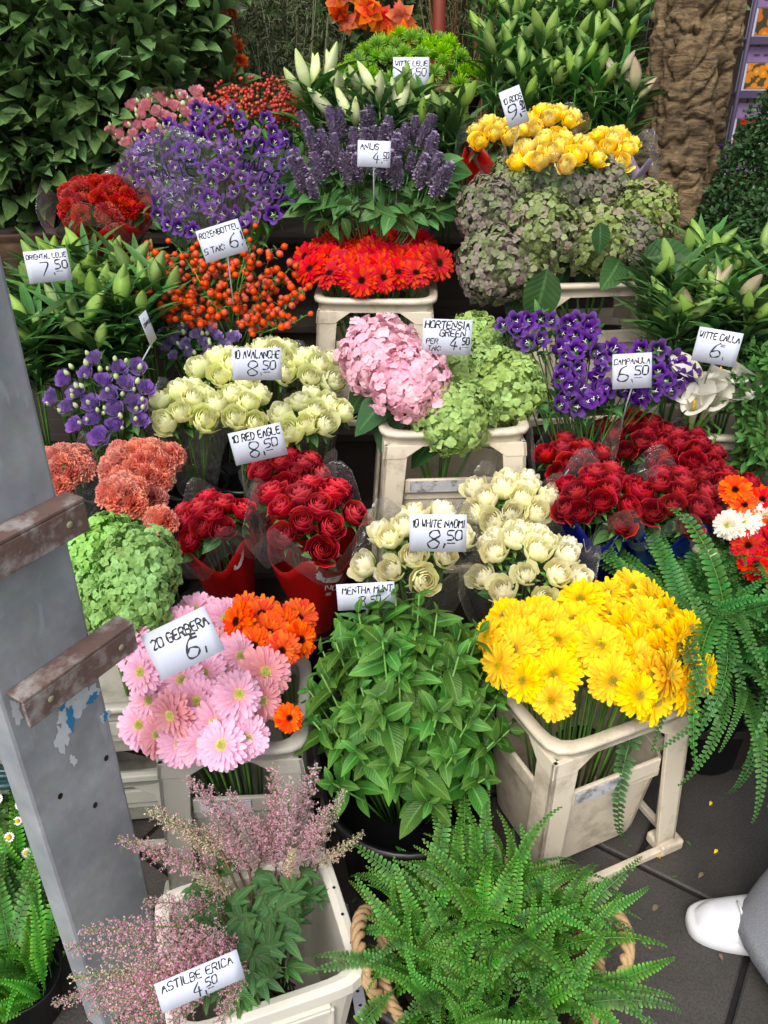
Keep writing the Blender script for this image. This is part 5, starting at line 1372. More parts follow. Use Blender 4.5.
# white naomi
bouquet(418, 536, 1.5, .118, 13, P['naomi'], 'white rose bouquet behind the 10 WHITE NAOMI card', group='white rose bouquets', film_m=FILM_W, length=.38, scale=1.02, leaf_n=2)
price_card(438, 533, 1.36, 57, 38, [('10 WHITE NAOMI', -.46, .16, .2), ('price', '8.', '50', -.18, -.38, .46)], 1, 0, 15, 'white card reading 10 WHITE NAOMI 8.50 on the white roses', holder=False)
bouquet(513, 495, 1.72, .112, 13, P['naomi'], 'white rose bouquet furthest back, below the lime hydrangeas', group='white rose bouquets', film_m=FILM_W, length=.36, leaf_n=2, scale=1.02)
bouquet(527, 550, 1.48, .135, 17, P['naomi'], 'large white rose bouquet behind the yellow gerberas', group='white rose bouquets', film_m=FILM_W, length=.38, leaf_n=1, dome=.55, scale=.98)

# deep red roses right
DG = dict(group='deep red rose bouquets at the right', spread=.6, dome=.3)
bouquet(571, 450, 1.9, .088, 9, P['deep'], 'deep red rose bouquet inside printed clear cellophane, leftmost of the dark reds', length=.36, film_m=FILM, collar_h=1.12, scale=.95, prints=[('text', 'DE', .03, .004, (-.14, 1.08))], **DG)
bouquet(640, 428, 2.0, .10, 11, P['deep'], 'deep red rose bouquet at the back, below the CAMPANULA card', length=.36, film_m=FILM, leaf_n=1, **DG)
bouquet(690, 448, 1.9, .10, 12, P['deep'], 'deep red rose bouquet at the back right', length=.36, leaf_n=1, **DG)
bouquet(602, 487, 1.69, .105, 13, P['deep'], 'deep red rose bouquet in blue wrap with white VANCE lettering', length=.38, wrap=PAPER_BLUE, film_m=FILM, wrap_top=1.0, leaf_n=2, prints=[('text', 'VANCE', .042, .0022, (-.16, .80)), ('text', 'AVA', .035, .002, (.12, .6))], **DG)
bouquet(672, 489, 1.68, .11, 14, P['deep'], 'deep red rose bouquet in plain blue wrap beside the lettered one', length=.38, wrap=PAPER_BLUE, film_m=FILM, wrap_top=1.0, leaf_n=2, **DG)
bouquet(716, 482, 1.78, .10, 11, P['deep'], 'deep red rose bouquet furthest right', length=.38, film_m=FILM, leaf_n=2, **DG)

# red and white gerberas at the far right edge
cr = atY(762, 510, 1.62); crate(cr.x + .04, 1.74, .165, 0, w=.34, d=.28, h=.4, label='beige crate of red and white gerberas at the right edge', mat=CRATE)
it = []
for i, (px, py, k) in enumerate(((744, 505, 'org'), (762, 500, 'red'), (742, 522, 'wht'), (765, 518, 'wht'), (748, 545, 'red'), (770, 545, 'red'), (735, 490, 'org'), (756, 565, 'red'), (728, 525, 'wht'), (775, 525, 'red'), (785, 550, 'red'))):
    it.append((px, py, 1.62 - (py - 500) / 60 * .1, .75, [(px - 760) / 60, -.7, .6], '%s gerbera in the crate at the right edge' % {'org': 'small orange', 'red': 'small red', 'wht': 'small white'}[k], k))
gerbera_set('red', it, 'small gerberas at the right edge', '', lambda c: (cr.x + .04 + (c[0] - cr.x) * .3, 1.72, .25))

# green hydrangeas left
base = (atY(120, 650, 1.45).x, 1.45, .2)
for i, (px, py, Y, r, lb) in enumerate(((100, 552, 1.45, 40, 'lime hydrangea head at the left, behind the steel post'), (134, 565, 1.38, 42, 'large lime hydrangea head below the coral carnations'), (128, 602, 1.3, 38, 'lime hydrangea head lowest, beside the pink gerberas'), (92, 596, 1.36, 34, 'lime hydrangea head half hidden by the rusty bracket'))):
    hydrangea(px, py, Y, r, P['hlime'][i % 2], lb, 'lime hydrangeas at the left', base, leaves=1, lm=HLEAF, d=[-.1, -.6, .7])
# ================================================================ FRONT ROW
print('front row...')
# pink and orange gerberas
PCX, PCY = -.305, 1.24
_, _ = crate(PCX, PCY, .0, .05, w=.285, d=.27, h=.44, label='pale grey crate of pink gerberas in the front row', mat=CRATE_G)
pk = [(142, 672, 1.12), (178, 655, 1.2), (198, 700, 1.08), (238, 695, 1.06), (172, 715, 1.04), (213, 722, 1.04), (247, 738, 1.02), (202, 742, 1.02), (215, 650, 1.22), (160, 622, 1.28), (196, 610, 1.34), (225, 618, 1.32), (150, 700, 1.12), (265, 672, 1.16), (262, 700, 1.1), (183, 630, 1.26), (205, 672, 1.16), (158, 735, 1.06), (132, 645, 1.2), (240, 655, 1.2), (222, 745, 1.0), (182, 680, 1.12), (140, 725, 1.1), (180, 745, 1.03)]
it = [(px, py, Y + .04, .93, [(px - 200) / 110, -.75, .62], 'pink gerbera with yellow green centre in the pale grey crate', 'salmon' if i in (4, 13, 17, 14, 8) else 'pink') for i, (px, py, Y) in enumerate(pk)]
gerbera_set('pink', it, 'pink gerberas in the pale grey crate', '', lambda c: (PCX + (c[0] - PCX) * .4, PCY + (c[1] - PCY) * .4 + .02, .12))
og = [(238, 622, 1.3), (262, 615, 1.36), (285, 625, 1.32), (255, 645, 1.26), (282, 650, 1.24), (300, 640, 1.28), (298, 618, 1.36), (270, 632, 1.3), (289, 718, 1.12), (245, 608, 1.38)]
gerbera_set('org', [(px, py, Y, .84 if py < 700 else .62, [(px - 268) / 90, -.7, .65]) for px, py, Y in og], 'orange gerberas beside the pink ones', 'orange gerbera with dark centre behind the pink gerberas', lambda c: (PCX + .1, PCY + .06, .12))
price_card(183, 643, 1.0, 68, 48, [('20 GERBERA', -.42, .12, .2), ('price', '6.', '', -.02, -.36, .42), ('=', .12, -.05, .2)], 19, 0, 32, 'white card reading 20 GERBERA 6,= lying on the pink gerberas', holder=False)
# stacked grey crates behind the post
cz = atY(125, 740, 1.32)
crate(cz.x - .06, 1.36, .0, .1, w=.36, d=.26, h=.22, label='lower grey crate of the stack behind the steel post', mat=CRATE_G, sticker=False, group='stacked grey crates')
crate(cz.x - .06, 1.36, .222, .1, w=.36, d=.26, h=.20, label='upper grey crate of the stack behind the steel post', mat=CRATE_G, sticker=False, group='stacked grey crates')

# mint pot
mc = np.array(atY(410, 690, 1.12)); mz = mc[2]
t = thing('mint_plant', 'bushy green mint plant in a black pot in the middle of the front row', 'plant', (mc[0], 1.17, 0.0))
mb = MB(); mb.add(lathe_t([(.001, .003), (.12, .003), (.13, .01), (.165, .27), (.175, .272), (.175, .24), (.170, .24), (.172, .268), (.158, .262), (.15, .2), (.001, .2)], 36), pos=[(mc[0], 1.17, 0)]); mb.build('pot', BUCKET, t)
ML = leaf_t(.076, .036, 7, nu=4, bend=.35, fold=.2, p=.78, wav=.02); MLs = leaf_t(.035, .016, 5, bend=.2, fold=.3)
Ps = []; Ds = []; Ns = []; Sc = []; st = MB(); Ps2 = []; Ds2 = []
root = np.array([mc[0], 1.17, .2])
for i in range(92):
    q = math.sqrt((i + .5) / 92); a = i * 2.399 + .2
    dx, dy = math.cos(a) * q, math.sin(a) * q
    tip = np.array([mc[0] + .222 * dx, 1.215 + .195 * dy, .675 - .24 * q ** 2.6 - .05 * max(0, dy) + R.uniform(-.07, .045)])
    d = unit(np.array([dx * .85, dy * .85, .9])); st.add(tube_t([root + np.array([dx, dy, 0]) * .06, (root + tip) / 2 + np.array([dx, dy, 0]) * .02, tip], [.0028, .0025, .0018], 5))
    rot = R.uniform(0, 3)
    for lv in range(5):
        p = tip - d * .027 * lv
        for s in range(2):
            aa = rot + lv * PI / 2 + s * PI; X = zframes([d], 0.0)[0]; o = X[:, 0] * math.cos(aa) + X[:, 1] * math.sin(aa)
            Ps.append(p); Ds.append(unit(o + d * (.9 - .22 * lv) + rand_dirs(1)[0] * .3)); Ns.append(d + rand_dirs(1)[0] * .5); Sc.append((.4, .72, .98, 1.12, 1.05)[lv] * R.uniform(.65, 1.2))
mb = MB(); mb.add(ML, scaled(frames(Ds, Ns), Sc), np.array(Ps)); mb.build('foliage', G_MINT, t)
st.build('stems', G_STEM, t)
price_card(366, 596, 1.27, 58, 28, [('MENTHA MUNT', -.4, .12, .26), ('price', '3.', '50', -.15, -.42, .42)], 3, 0, 12, 'white card reading MENTHA MUNT at the back of the mint plant', stick=.08)

# yellow gerberas and crate
YCX, YCY, YR = .425, 1.30, math.radians(24)
crate(YCX, YCY, 0, YR, w=.345, d=.30, h=.44, label='beige crate of yellow gerberas with a grey sticker in the front row', mat=CRATE)
yg = [(555, 675, 1.1), (600, 645, 1.14), (638, 648, 1.16), (638, 695, 1.05), (612, 680, 1.08), (668, 675, 1.1), (558, 640, 1.18), (515, 650, 1.16), (524, 680, 1.1), (520, 620, 1.24), (552, 700, 1.06), (575, 615, 1.26), (610, 610, 1.3), (644, 610, 1.3), (678, 640, 1.2), (706, 675, 1.14), (690, 660, 1.16), (608, 582, 1.38), (650, 590, 1.36), (581, 590, 1.32), (488, 636, 1.2), (500, 665, 1.14), (536, 608, 1.28), (625, 625, 1.24), (660, 650, 1.18), (585, 655, 1.14), (540, 655, 1.16), (570, 640, 1.2), (655, 625, 1.26), (690, 625, 1.26), (632, 575, 1.4), (545, 620, 1.25), (586, 632, 1.22), (684, 690, 1.12), (600, 600, 1.34), (668, 604, 1.34), (512, 635, 1.2), (630, 660, 1.14), (650, 675, 1.1), (612, 655, 1.13), (505, 610, 1.28), (655, 700, 1.08), (530, 640, 1.18)]
gerbera_set('yel', [(px, py, Y + .05, 0.90, [(px - 598) / 110, -.75 + max(0, (640 - py)) / 150, .55 + max(0, (640 - py)) / 90]) for px, py, Y in [(a_, b_ + max(0, 640 - b_) * .2, c_) for a_, b_, c_ in yg]], 'yellow gerberas in the crate', 'yellow gerbera standing in the beige front row crate', lambda c: (YCX + (c[0] - YCX) * .35, YCY + (c[1] - YCY) * .35, .1))

# ferns
def fern(center, protos, n, label, sc=1.0, name='fern', zr=(0, 6.283), gens=None, pot=None, group=None, tilt=0.25, h0=.0, dark=False, spread=.07, fill=60):
    c = np.array(center); t = thing(name, label, 'fern', (c[0], c[1], c[2]), group)
    for i in range(n):
        f = i / n; a = i * 2.399 + R.uniform(-.25, .25)
        k = min(len(protos) - 1, int(f * len(protos))); me = protos[k]
        if zr[1] - zr[0] < 6: a = zr[0] + (zr[1] - zr[0]) * ((i * .618) % 1)
        M = Matrix.Rotation(a, 4, 'Z') @ Matrix.Rotation(R.uniform(-tilt, tilt), 4, 'Y') @ Matrix.Rotation(R.uniform(-.5, .5), 4, 'X')
        o_ = rand_dirs(1)[0] * spread; o_[2] = abs(o_[2]) * .2; o_ = o_ + np.array([math.cos(a), math.sin(a), 0]) * .05 * (.3 + f)
        p = c + o_ + UP * (h0)
        place('frond', me, t, Matrix.Translation(p) @ M @ Matrix.Scale(sc * R.uniform(.75, 1.1), 4))
    mb = MB()
    for i in range(fill):
        me = R.choice(protos); a = R.uniform(*zr)
        M = Matrix.Rotation(a, 4, 'Z') @ Matrix.Rotation(R.uniform(-.6, .3), 4, 'Y') @ Matrix.Rotation(R.uniform(-.7, .7), 4, 'X')
        o_ = rand_dirs(1)[0] * spread * 1.2; o_[2] = 0; p = c + o_ + UP * h0
        mb.add(FT[me.name], np.array(M.to_3x3()) * sc * R.uniform(.45, .85), [p], r=[R.random()])
    if fill: o = mb.build('undergrowth', G_FERN_D if dark else G_FERN, t); o['kind'] = 'stuff'
    return t
# wicker basket with the front fern
BX, BY = .185, .835
t = thing('wicker_basket', 'wicker basket with a braided handle under the front fern', 'basket', (BX, BY, 0))
def bsk(u, v):
    a = PI * u; r = .135 + .05 * v + .004 * math.sin(26 * a + (PI if int(v * 18) % 2 else 0)) ; return (BX + r * math.cos(a), BY + r * math.sin(a), .002 + .21 * v)
mb = MB(); mb.add(grid(156, 36, bsk, wrap=True)); mb.build('body', WICKER, t, solid=.006)
mb = MB()
for ph in (0, 2.09, 4.19):
    pts = [];
    for i in range(97):
        a = 2 * PI * i / 96; pts.append((BX + (.19 + .007 * math.cos(a * 26 + ph)) * math.cos(a), BY + (.19 + .007 * math.cos(a * 26 + ph)) * math.sin(a), .215 + .007 * math.sin(a * 26 + ph)))
    mb.add(tube_t(pts, .006, 6, cap=False))
mb.build('rim', WICKER, t)
for sx in (-1, 1):
    mb = MB()
    for ph in (0, 2.09, 4.19):
        pts = []
        for i in range(41):
            a = PI * i / 40; yy = -.075 * math.cos(a); zz = .085 * math.sin(a); rr = .185 + .045 * math.sin(a); k = a * 9 + ph
            pts.append((BX + sx * (rr + .007 * math.cos(k)), BY + yy + .006 * math.sin(k), .2 + zz + .006 * math.sin(k)))
        mb.add(tube_t(pts, .0065, 6))
    mb.build('handle', WICKER, t)
mb = MB(); mb.add(lathe_t([(.001, .17), (.155, .17)], 20), pos=[(BX, BY, 0)]); mb.build('soil', SOIL, t)
fern((BX, BY, .175), P['frond'], 98, 'lush bright green fern in the wicker basket at the bottom', sc=.80, h0=.05, spread=.125, tilt=.4, fill=280)
# right fern in a hanging tub
rc = atY(735, 620, 1.42)
t = thing('fern_pot', 'dark pot of the dark green fern at the right', 'pot', (rc.x + .05, 1.52, 0)); mb = MB(); mb.add(lathe_t([(.001, .003), (.09, .003), (.095, .01), (.11, rc.z - .10), (.116, rc.z - .095), (.11, rc.z - .095), (.10, rc.z - .12), (.001, rc.z - .12)], 28), pos=[(rc.x + .05, 1.52, 0)]); mb.build('body', BUCKET, t)
fern((rc.x + .035, 1.45, rc.z - .10), P['frond_d'], 98, 'large dark green fern with drooping fronds at the right edge', sc=1.2, tilt=.3, spread=.12, fill=190, zr=(-2.15, 2.4), dark=True)
# left bottom ferns
for (fx_, fy_, lb, n_, zr_) in ((-.74, .99, 'bright green fern behind the steel post, under the white daisies', 80, (1.1, 4.9)), (-.67, .86, 'bright green fern at the bottom left corner beside the steel post', 80, (1.35, 4.6))):
    t = thing('fern_pot', 'small dark pot of the ' + lb.split(',')[0].replace('bright ', '').replace('steel ', ''), 'pot', (fx_, fy_, 0)); mb = MB(); mb.add(lathe_t([(.001, .003), (.05, .003), (.065, .11), (.07, .11), (.062, .10), (.001, .09)], 28), pos=[(fx_, fy_, 0)]); mb.build('body', BUCKET, t)
    fern((fx_, fy_, .07), P['frond'][2:], n_, lb, sc=.9 if fy_ < .9 else .8, h0=.03, spread=.05, fill=70, zr=zr_, tilt=.35)
# daisies
dc = np.array(atY(0, 785, 1.16)); b = np.array([dc[0] - .05, 1.2, .0])
t = thing('daisy_plant', 'potted plant of tiny white daisies at the left edge', 'plant', tuple(b))
mb = MB(); mb.add(lathe_t([(.001, .003), (.08, .003), (.105, .17), (.11, .17), (.1, .16), (.001, .15)], 24), pos=[tuple(b)]); mb.build('pot', BUCKET, t)
pts = []
for i in range(80):
    a = i * 2.399; q = math.sqrt((i + .5) / 80); p = np.array([b[0] + .17 * math.cos(a) * q, b[1] - .02 + .15 * math.sin(a) * q, dc[2] + .03 - .16 * q * q + R.uniform(-.02, .02)])
    d = unit([math.cos(a) * q * .7, math.sin(a) * q * .5 - .4, 1]); pts.append((p, d)); place('daisy', P['daisy'][0], t, mat4(zframes([d])[0], p, R.uniform(1.0, 1.4)))
mb = MB(); stems_to(mb, pts, b + UP * .15, .04, .001, sides=4); mb.build('stems', G_STEM, t)
mb = MB(); leaves_around(mb, pts, leaf_t(.03, .014, 4, bend=.2), 5, .05); mb.build('foliage', G_FERN, t)
# teal hose coil at the left edge
hc = np.array(atY(2, 752, 1.15)); t = thing('garden_hose', 'coiled dark teal hose at the left edge behind the steel post', 'hose', tuple(hc - UP * .1))
TEAL = solid('hose_teal', '#0f3a3c', rough=.35, noise_amt=.2); mb = MB()
pts = []
for i in range(200):
    a = 2 * PI * i / 40; rr = .085 + .004 * math.sin(a * 1.3); pts.append((hc[0] - .03 + rr * math.cos(a), hc[1] + .012 * (i / 40) - .02, hc[2] + rr * math.sin(a) + .003 * math.cos(a * 3)))
mb.add(tube_t(pts, .0085, 8)); mb.build('coil', TEAL, t)
mb = MB(); e = pts[-1]; mb.add(tube_t([e, (e[0], e[1] + .02, e[2] - .12), (e[0] - .02, e[1] + .02, .02)], .0085, 8)); mb.build('tail', TEAL, t)

# astilbe crate
AX, AY, AR = -.222, .84, math.radians(19)
c_, s_ = math.cos(AR), math.sin(AR); Rz = np.array([[c_, -s_, 0], [s_, c_, 0], [0, 0, 1.]])
def white_box(cx, cy, z0, w, d, h, label, rot_m, mat, group=None):
    t = thing('flower_crate', label, 'crate', (cx, cy, z0), group); pos = [(cx, cy, z0)]; hw, hd = w / 2, d / 2
    def rr(u, wx, dy):
        a = PI * u; n = 9.0; ca, sa = math.cos(a), math.sin(a); k = (abs(ca) ** n + abs(sa) ** n) ** (-1 / n); return ca * k * wx, sa * k * dy
    prof = [(-.16, .012), (-.035, .0), (-.03, .004), (.0, h - .03), (.008, h - .028), (.008, h), (-.004, h + .003), (-.016, h), (-.018, h - .03), (-.04, .012), (-.16, .013)]
    mb = MB()
    def f(u, v):
        o, zz = prof[round(v * 10)]; X, Y_ = rr(u, max(.001, hw + o), max(.001, hd + o)); return (X, Y_, zz)
    mb.add(grid(72, 10, f, wrap=True), rot_m, pos); mb.build('body', mat, t, smooth=False, bevel=.002)
    # raised frames on the front
    mb = MB()
    for (x0, x1, z0_, z1) in ((-hw * .62, hw * .62, h - .075, h - .062), (-hw * .62, hw * .62, h - .055, h - .048), (-hw * .66, -hw * .62, .04, h - .062), (hw * .62, hw * .66, .04, h - .062)):
        def yy(z): return -hd + .028 - .03 * (z / h)
        for sgn in (1,):
            V = [(x0, yy(z0_) - .008, z0_), (x1, yy(z0_) - .008, z0_), (x1, yy(z0_) + .01, z0_), (x0, yy(z0_) + .01, z0_)]; W = [(x0, yy(z1) - .008, z1), (x1, yy(z1) - .008, z1), (x1, yy(z1) + .01, z1), (x0, yy(z1) + .01, z1)]
            mb.add(hexa_t(V, W), rot_m, pos)
    mb.build('front_rib', mat, t, smooth=False, bevel=.002)
    mb = MB()
    for k in range(5): mb.add(lathe_t([(.0001, .0), (.003, .0005)], 8), rot_m, np.array([[cx, cy, z0]]) + (rot_m @ np.array([hw - .003, -hd + .06 + k * .055, h + .0035]))[None])
    mb.build('drain_holes', BUCKET, t)
    return t
white_box(AX, AY, .0, .31, .26, .27, 'white open crate holding the pink astilbes at the bottom left', Rz, CRATE_W)
mb = MB(); 
pA = np.array([AX, AY, 0])
al = 'pink astilbe plume in the white crate beside the steel post'
APL = [(215, 800, .98, 'astil', 1.1, [-.35, 0, 1]), (190, 830, .95, 'astilc', 1.2, [-.75, -.1, 1]), (165, 855, .9, 'astil', 1.1, [-1.0, -.2, .8]), (230, 840, .93, 'astil', 1.0, [-.3, -.1, 1]), (175, 825, .93, 'astilc', 1.15, [-.9, -.1, 1]), (275, 800, 1.0, 'astil', 1.25, [.0, 0, 1]), (300, 795, 1.0, 'astil', 1.25, [.15, 0, 1]), (262, 830, .98, 'astil', 1.1, [-.12, -.1, 1]),
       (330, 815, .98, 'astilc', 1.0, [.35, 0, 1]), (310, 835, .95, 'astil', 1.1, [.15, -.1, 1]), (345, 850, .95, 'astilc', .75, [.9, -.1, .8]), (180, 900, .82, 'astil', .9, [-.8, -.2, .7]), (140, 925, .72, 'astil', 1.0, [-1, -.3, .5]), (170, 950, .68, 'astil', 1.0, [-.8, -.5, .4]), (115, 975, .68, 'astilc', 1.0, [-1.2, -.3, .15]), (150, 985, .64, 'astil', 1.1, [-.9, -.6, .2]),
       (200, 960, .68, 'astil', .9, [-.4, -.6, .5]), (165, 1005, .62, 'astil', 1.0, [-.7, -.8, .1]), (205, 880, .86, 'astilc', .8, [-.5, -.2, .8]), (285, 830, .95, 'astil', 1.2, [.05, -.05, 1]), (290, 860, .9, 'astilc', .8, [.1, -.2, 1]), (120, 1005, .64, 'astil', .8, [-1, -.6, .1]), (225, 1005, .6, 'astil', .7, [-.2, -.9, .1]), (135, 950, .7, 'astil', 1.1, [-1, -.4, .3]), (155, 965, .67, 'astil', 1.1, [-.8, -.5, .3]), (100, 990, .66, 'astil', .9, [-1, -.4, .1]), (185, 1000, .62, 'astil', 1.1, [-.4, -.8, .2]), (250, 820, .97, 'astil', 1.0, [-.15, 0, 1]), (130, 1015, .62, 'astil', 1.0, [-.7, -.7, .1])]
AL_ = leaf_t(.04, .0135, 5, bend=.35, fold=.25)
for i, (px, py, Y, kd, sc, d) in enumerate(APL):
    c = np.array(atY(px, py, Y)); d = unit(d); o = c - d * .1 * sc
    bb = pA + np.array([R.uniform(-.04, .04), R.uniform(-.04, .04), .05])
    t = thing('astilbe_stem', {'astil': 'feathery pink astilbe plume standing in the white crate at the bottom left', 'astilc': 'feathery cream pink astilbe plume standing in the white crate at the bottom left'}[kd], 'flower', tuple(bb), 'pink astilbes in the white crate' if kd == 'astil' else 'cream pink astilbes in the white crate')
    place('plume', R.choice(P[kd]), t, mat4(zframes([d])[0], o, sc * .86))
    mid = (o + bb) / 2 + UP * .04; m2 = MB(); m2.add(tube_t([o + d * .01, mid, bb], [.0022, .0026, .003], 5)); m2.build('stem', petal('astilbe_stalk', [(0, '#6a4a38'), (1, '#6d7a40')], transl=0) if i == 0 else bpy.data.materials['astilbe_stalk'], t)
    m2 = MB(); Pp = []; Dd = []; Sc = []
    for k in range(1 + i % 2):
        f = R.uniform(.35, .95); o2 = mid * (1 - abs(f - .5)) + (o if f > .5 else bb) * abs(f - .5); a = R.uniform(0, 6.28); hd = unit([math.cos(a), math.sin(a) * .7 - .2, R.uniform(.1, .6)]); tipp = o2 + hd * R.uniform(.03, .07)
        if tipp[0] < -.42: continue
        m2.add(tube_t([o2, tipp], [.0012, .001], 4))
        sd = unit(np.cross(hd, UP))
        for q, (a_, s2) in enumerate(((0, 1.1), (.6, .95), (-.6, .95), (1.3, .7), (-1.3, .7))):
            Pp.append(tipp); Dd.append(hd * math.cos(a_) + sd * math.sin(a_)); Sc.append(s2 * R.uniform(.8, 1.1))
    if Pp: m2.add(AL_, scaled(frames(Dd, [0, -.3, 1.]), Sc), np.array(Pp)); m2.build('leaves', G_LEAF, t)
# foliage in the crate
t = thing('astilbe_foliage', 'dark green divided astilbe leaves filling the white crate', 'leaves', (AX, AY, .05))
mb = MB(); Ps = []; Ds = []; Sc = []; st = MB()
for i in range(56):
    px = R.uniform(185, 305); py = R.uniform(872, 975); px -= max(0, (py - 920)) * .25; Y = .93 - (py - 870) / 100 * .26; c = np.array(atY(px, py, Y)) ; c[2] = min(c[2], .42)
    a = R.uniform(0, 6.28); hd = unit([math.cos(a), math.sin(a) - .3, R.uniform(-.2, .4)]); sd = unit(np.cross(hd, UP))
    st.add(tube_t([pA + np.array([R.uniform(-.06, .06), R.uniform(-.05, .05), .05]), (pA + c) / 2 + UP * .06, c], [.002, .0016, .0012], 4))
    for (a_, s2) in ((0, 1.15), (.6, .95), (-.6, .95), (1.3, .7), (-1.3, .7)): Ps.append(c); Ds.append(hd * math.cos(a_) + sd * math.sin(a_)); Sc.append(s2 * R.uniform(.8, 1.15))
mb.add(AL_, scaled(frames(Ds, np.array([0, -.3, 1.]) + rand_dirs(len(Ds)) * .2), Sc), np.array(Ps)); mb.build('foliage', G_LEAF, t); st.build('stems', bpy.data.materials['astilbe_stalk'], t)
price_card(200, 981, .60, 84, 29, [('ASTILBE ERICA', -.44, .12, .27), ('price', '4.', '50', -.12, -.44, .46)], 9, 0, 35, 'white card reading ASTILBE ERICA 4.50 hanging on the white crate', stick=.03, holder=False)
# perforated steel bar next to the crate
t = thing('steel_rail', 'narrow perforated steel rail standing right of the white crate', 'rail', (-.03, .86, 0))
p0, p1 = np.array(atz(362, 1015, .06)), np.array(atz(342, 905, .20))
mb = MB(); dd = unit(p1 - p0); sx = unit(np.cross(dd, UP))
V = [p0 + sx * .012, p0 - sx * .012, p0 - sx * .012 - UP * .003, p0 + sx * .012 - UP * .003]; W = [p1 + sx * .012, p1 - sx * .012, p1 - sx * .012 - UP * .003, p1 + sx * .012 - UP * .003]
STEEL = solid('steel_bar', '#86888a', rough=.35, metal=.8, noise_amt=.2)
mb.add(hexa_t(V, W)); mb.build('bar', STEEL, t, smooth=False, bevel=.001)
mb = MB()
for k in range(7): mb.add(lathe_t([(.0001, .0008), (.0035, .0008)], 8), pos=[tuple(p0 + (p1 - p0) * (k + .7) / 8 + UP * .0005)])
mb.build('holes', BUCKET, t)
for e, nm in ((p0, 'leg'), (p1, 'leg')):
    mb = MB(); mb.add(tube_t([tuple(e - UP * .002), (e[0], e[1], 0.0)], .008, 10)); mb.build(nm, STEEL, t)

# ---------------------------------------------------------------- galvanised post with rusty brackets
def galv():
    m, nt, nodes, L = new_mat('galvanised_steel')
    b = N(nt, 'ShaderNodeBsdfPrincipled'); out = N(nt, 'ShaderNodeOutputMaterial'); L.new(b.outputs[0], out.inputs[0])
    tc = N(nt, 'ShaderNodeTexCoord')
    n1 = N(nt, 'ShaderNodeTexNoise'); n1.inputs['Scale'].default_value = 6; n1.inputs['Detail'].default_value = 9; n1.inputs['Roughness'].default_value = .6; L.new(tc.outputs['Object'], n1.inputs['Vector'])
    vo = N(nt, 'ShaderNodeTexVoronoi'); vo.inputs['Scale'].default_value = 60; L.new(tc.outputs['Object'], vo.inputs['Vector'])
    c = ramp(nt, [(.3, '#747c85'), (.5, '#8a929a'), (.62, '#9ba2a8'), (.72, '#b8bec2')], n1.outputs['Fac'])
    mx = N(nt, 'ShaderNodeMix', data_type='RGBA', blend_type='OVERLAY'); mx.inputs['Factor'].default_value = .06; L.new(c.outputs[0], mx.inputs['A']); L.new(vo.outputs['Color'], mx.inputs['B'])
    hs = N(nt, 'ShaderNodeHueSaturation'); hs.inputs['Saturation'].default_value = .6; L.new(mx.outputs['Result'], hs.inputs['Color'])
    n2 = N(nt, 'ShaderNodeTexNoise'); n2.inputs['Scale'].default_value = 38; n2.inputs['Detail'].default_value = 8; n2.inputs['Distortion'].default_value = .6; mp = N(nt, 'ShaderNodeMapping'); mp.inputs['Scale'].default_value = (1, 1, .25); L.new(tc.outputs['Object'], mp.inputs[0]); L.new(mp.outputs[0], n2.inputs['Vector'])
    rp = ramp(nt, [(.62, (0, 0, 0, 1)), (.68, (1, 1, 1, 1))], n2.outputs['Fac'])
    m2 = N(nt, 'ShaderNodeMix', data_type='RGBA'); L.new(math_n(nt, 'MULTIPLY', rp.outputs[0], .22), m2.inputs['Factor']); L.new(hs.outputs[0], m2.inputs['A']); m2.inputs['B'].default_value = lin('#c8cccc')
    L.new(m2.outputs['Result'], b.inputs['Base Color']); b.inputs['Roughness'].default_value = .5; b.inputs['Metallic'].default_value = .1
    bp = N(nt, 'ShaderNodeBump'); bp.inputs['Strength'].default_value = .4; bp.inputs['Distance'].default_value = .002; L.new(n2.outputs['Fac'], bp.inputs['Height']); L.new(bp.outputs[0], b.inputs['Normal'])
    return m
Bp = np.array([-.522, .815, 0]); Ap = np.array([-.4405, .952, 0]); fd = unit(Ap - Bp); fn = np.array([fd[1], -fd[0], 0]); W_ = np.linalg.norm(Ap - Bp); D_ = .05
t = thing('steel_post', 'thick galvanised steel post with rusty brackets at the left', 'post', tuple((Ap + Bp) / 2))
def loc(a, n_, z): return tuple(Bp + fd * a + fn * n_ + UP * z)
mb = MB(); mb.add(hexa_t([loc(0, 0, 0), loc(W_, 0, 0), loc(W_, -D_, 0), loc(0, -D_, 0)], [loc(0, 0, 2.6), loc(W_, 0, 2.6), loc(W_, -D_, 2.6), loc(0, -D_, 2.6)])); mb.build('shaft', galv(), t, smooth=False, bevel=.006)
RUST = solid('rusty_iron', '#665048', rough=.75, noise_amt=.35, noise_scale=30, dirt='#958d88', dirt_lo=.48, dirt_hi=.62, dirt_scale=22, bump=.6, bump_scale=60)
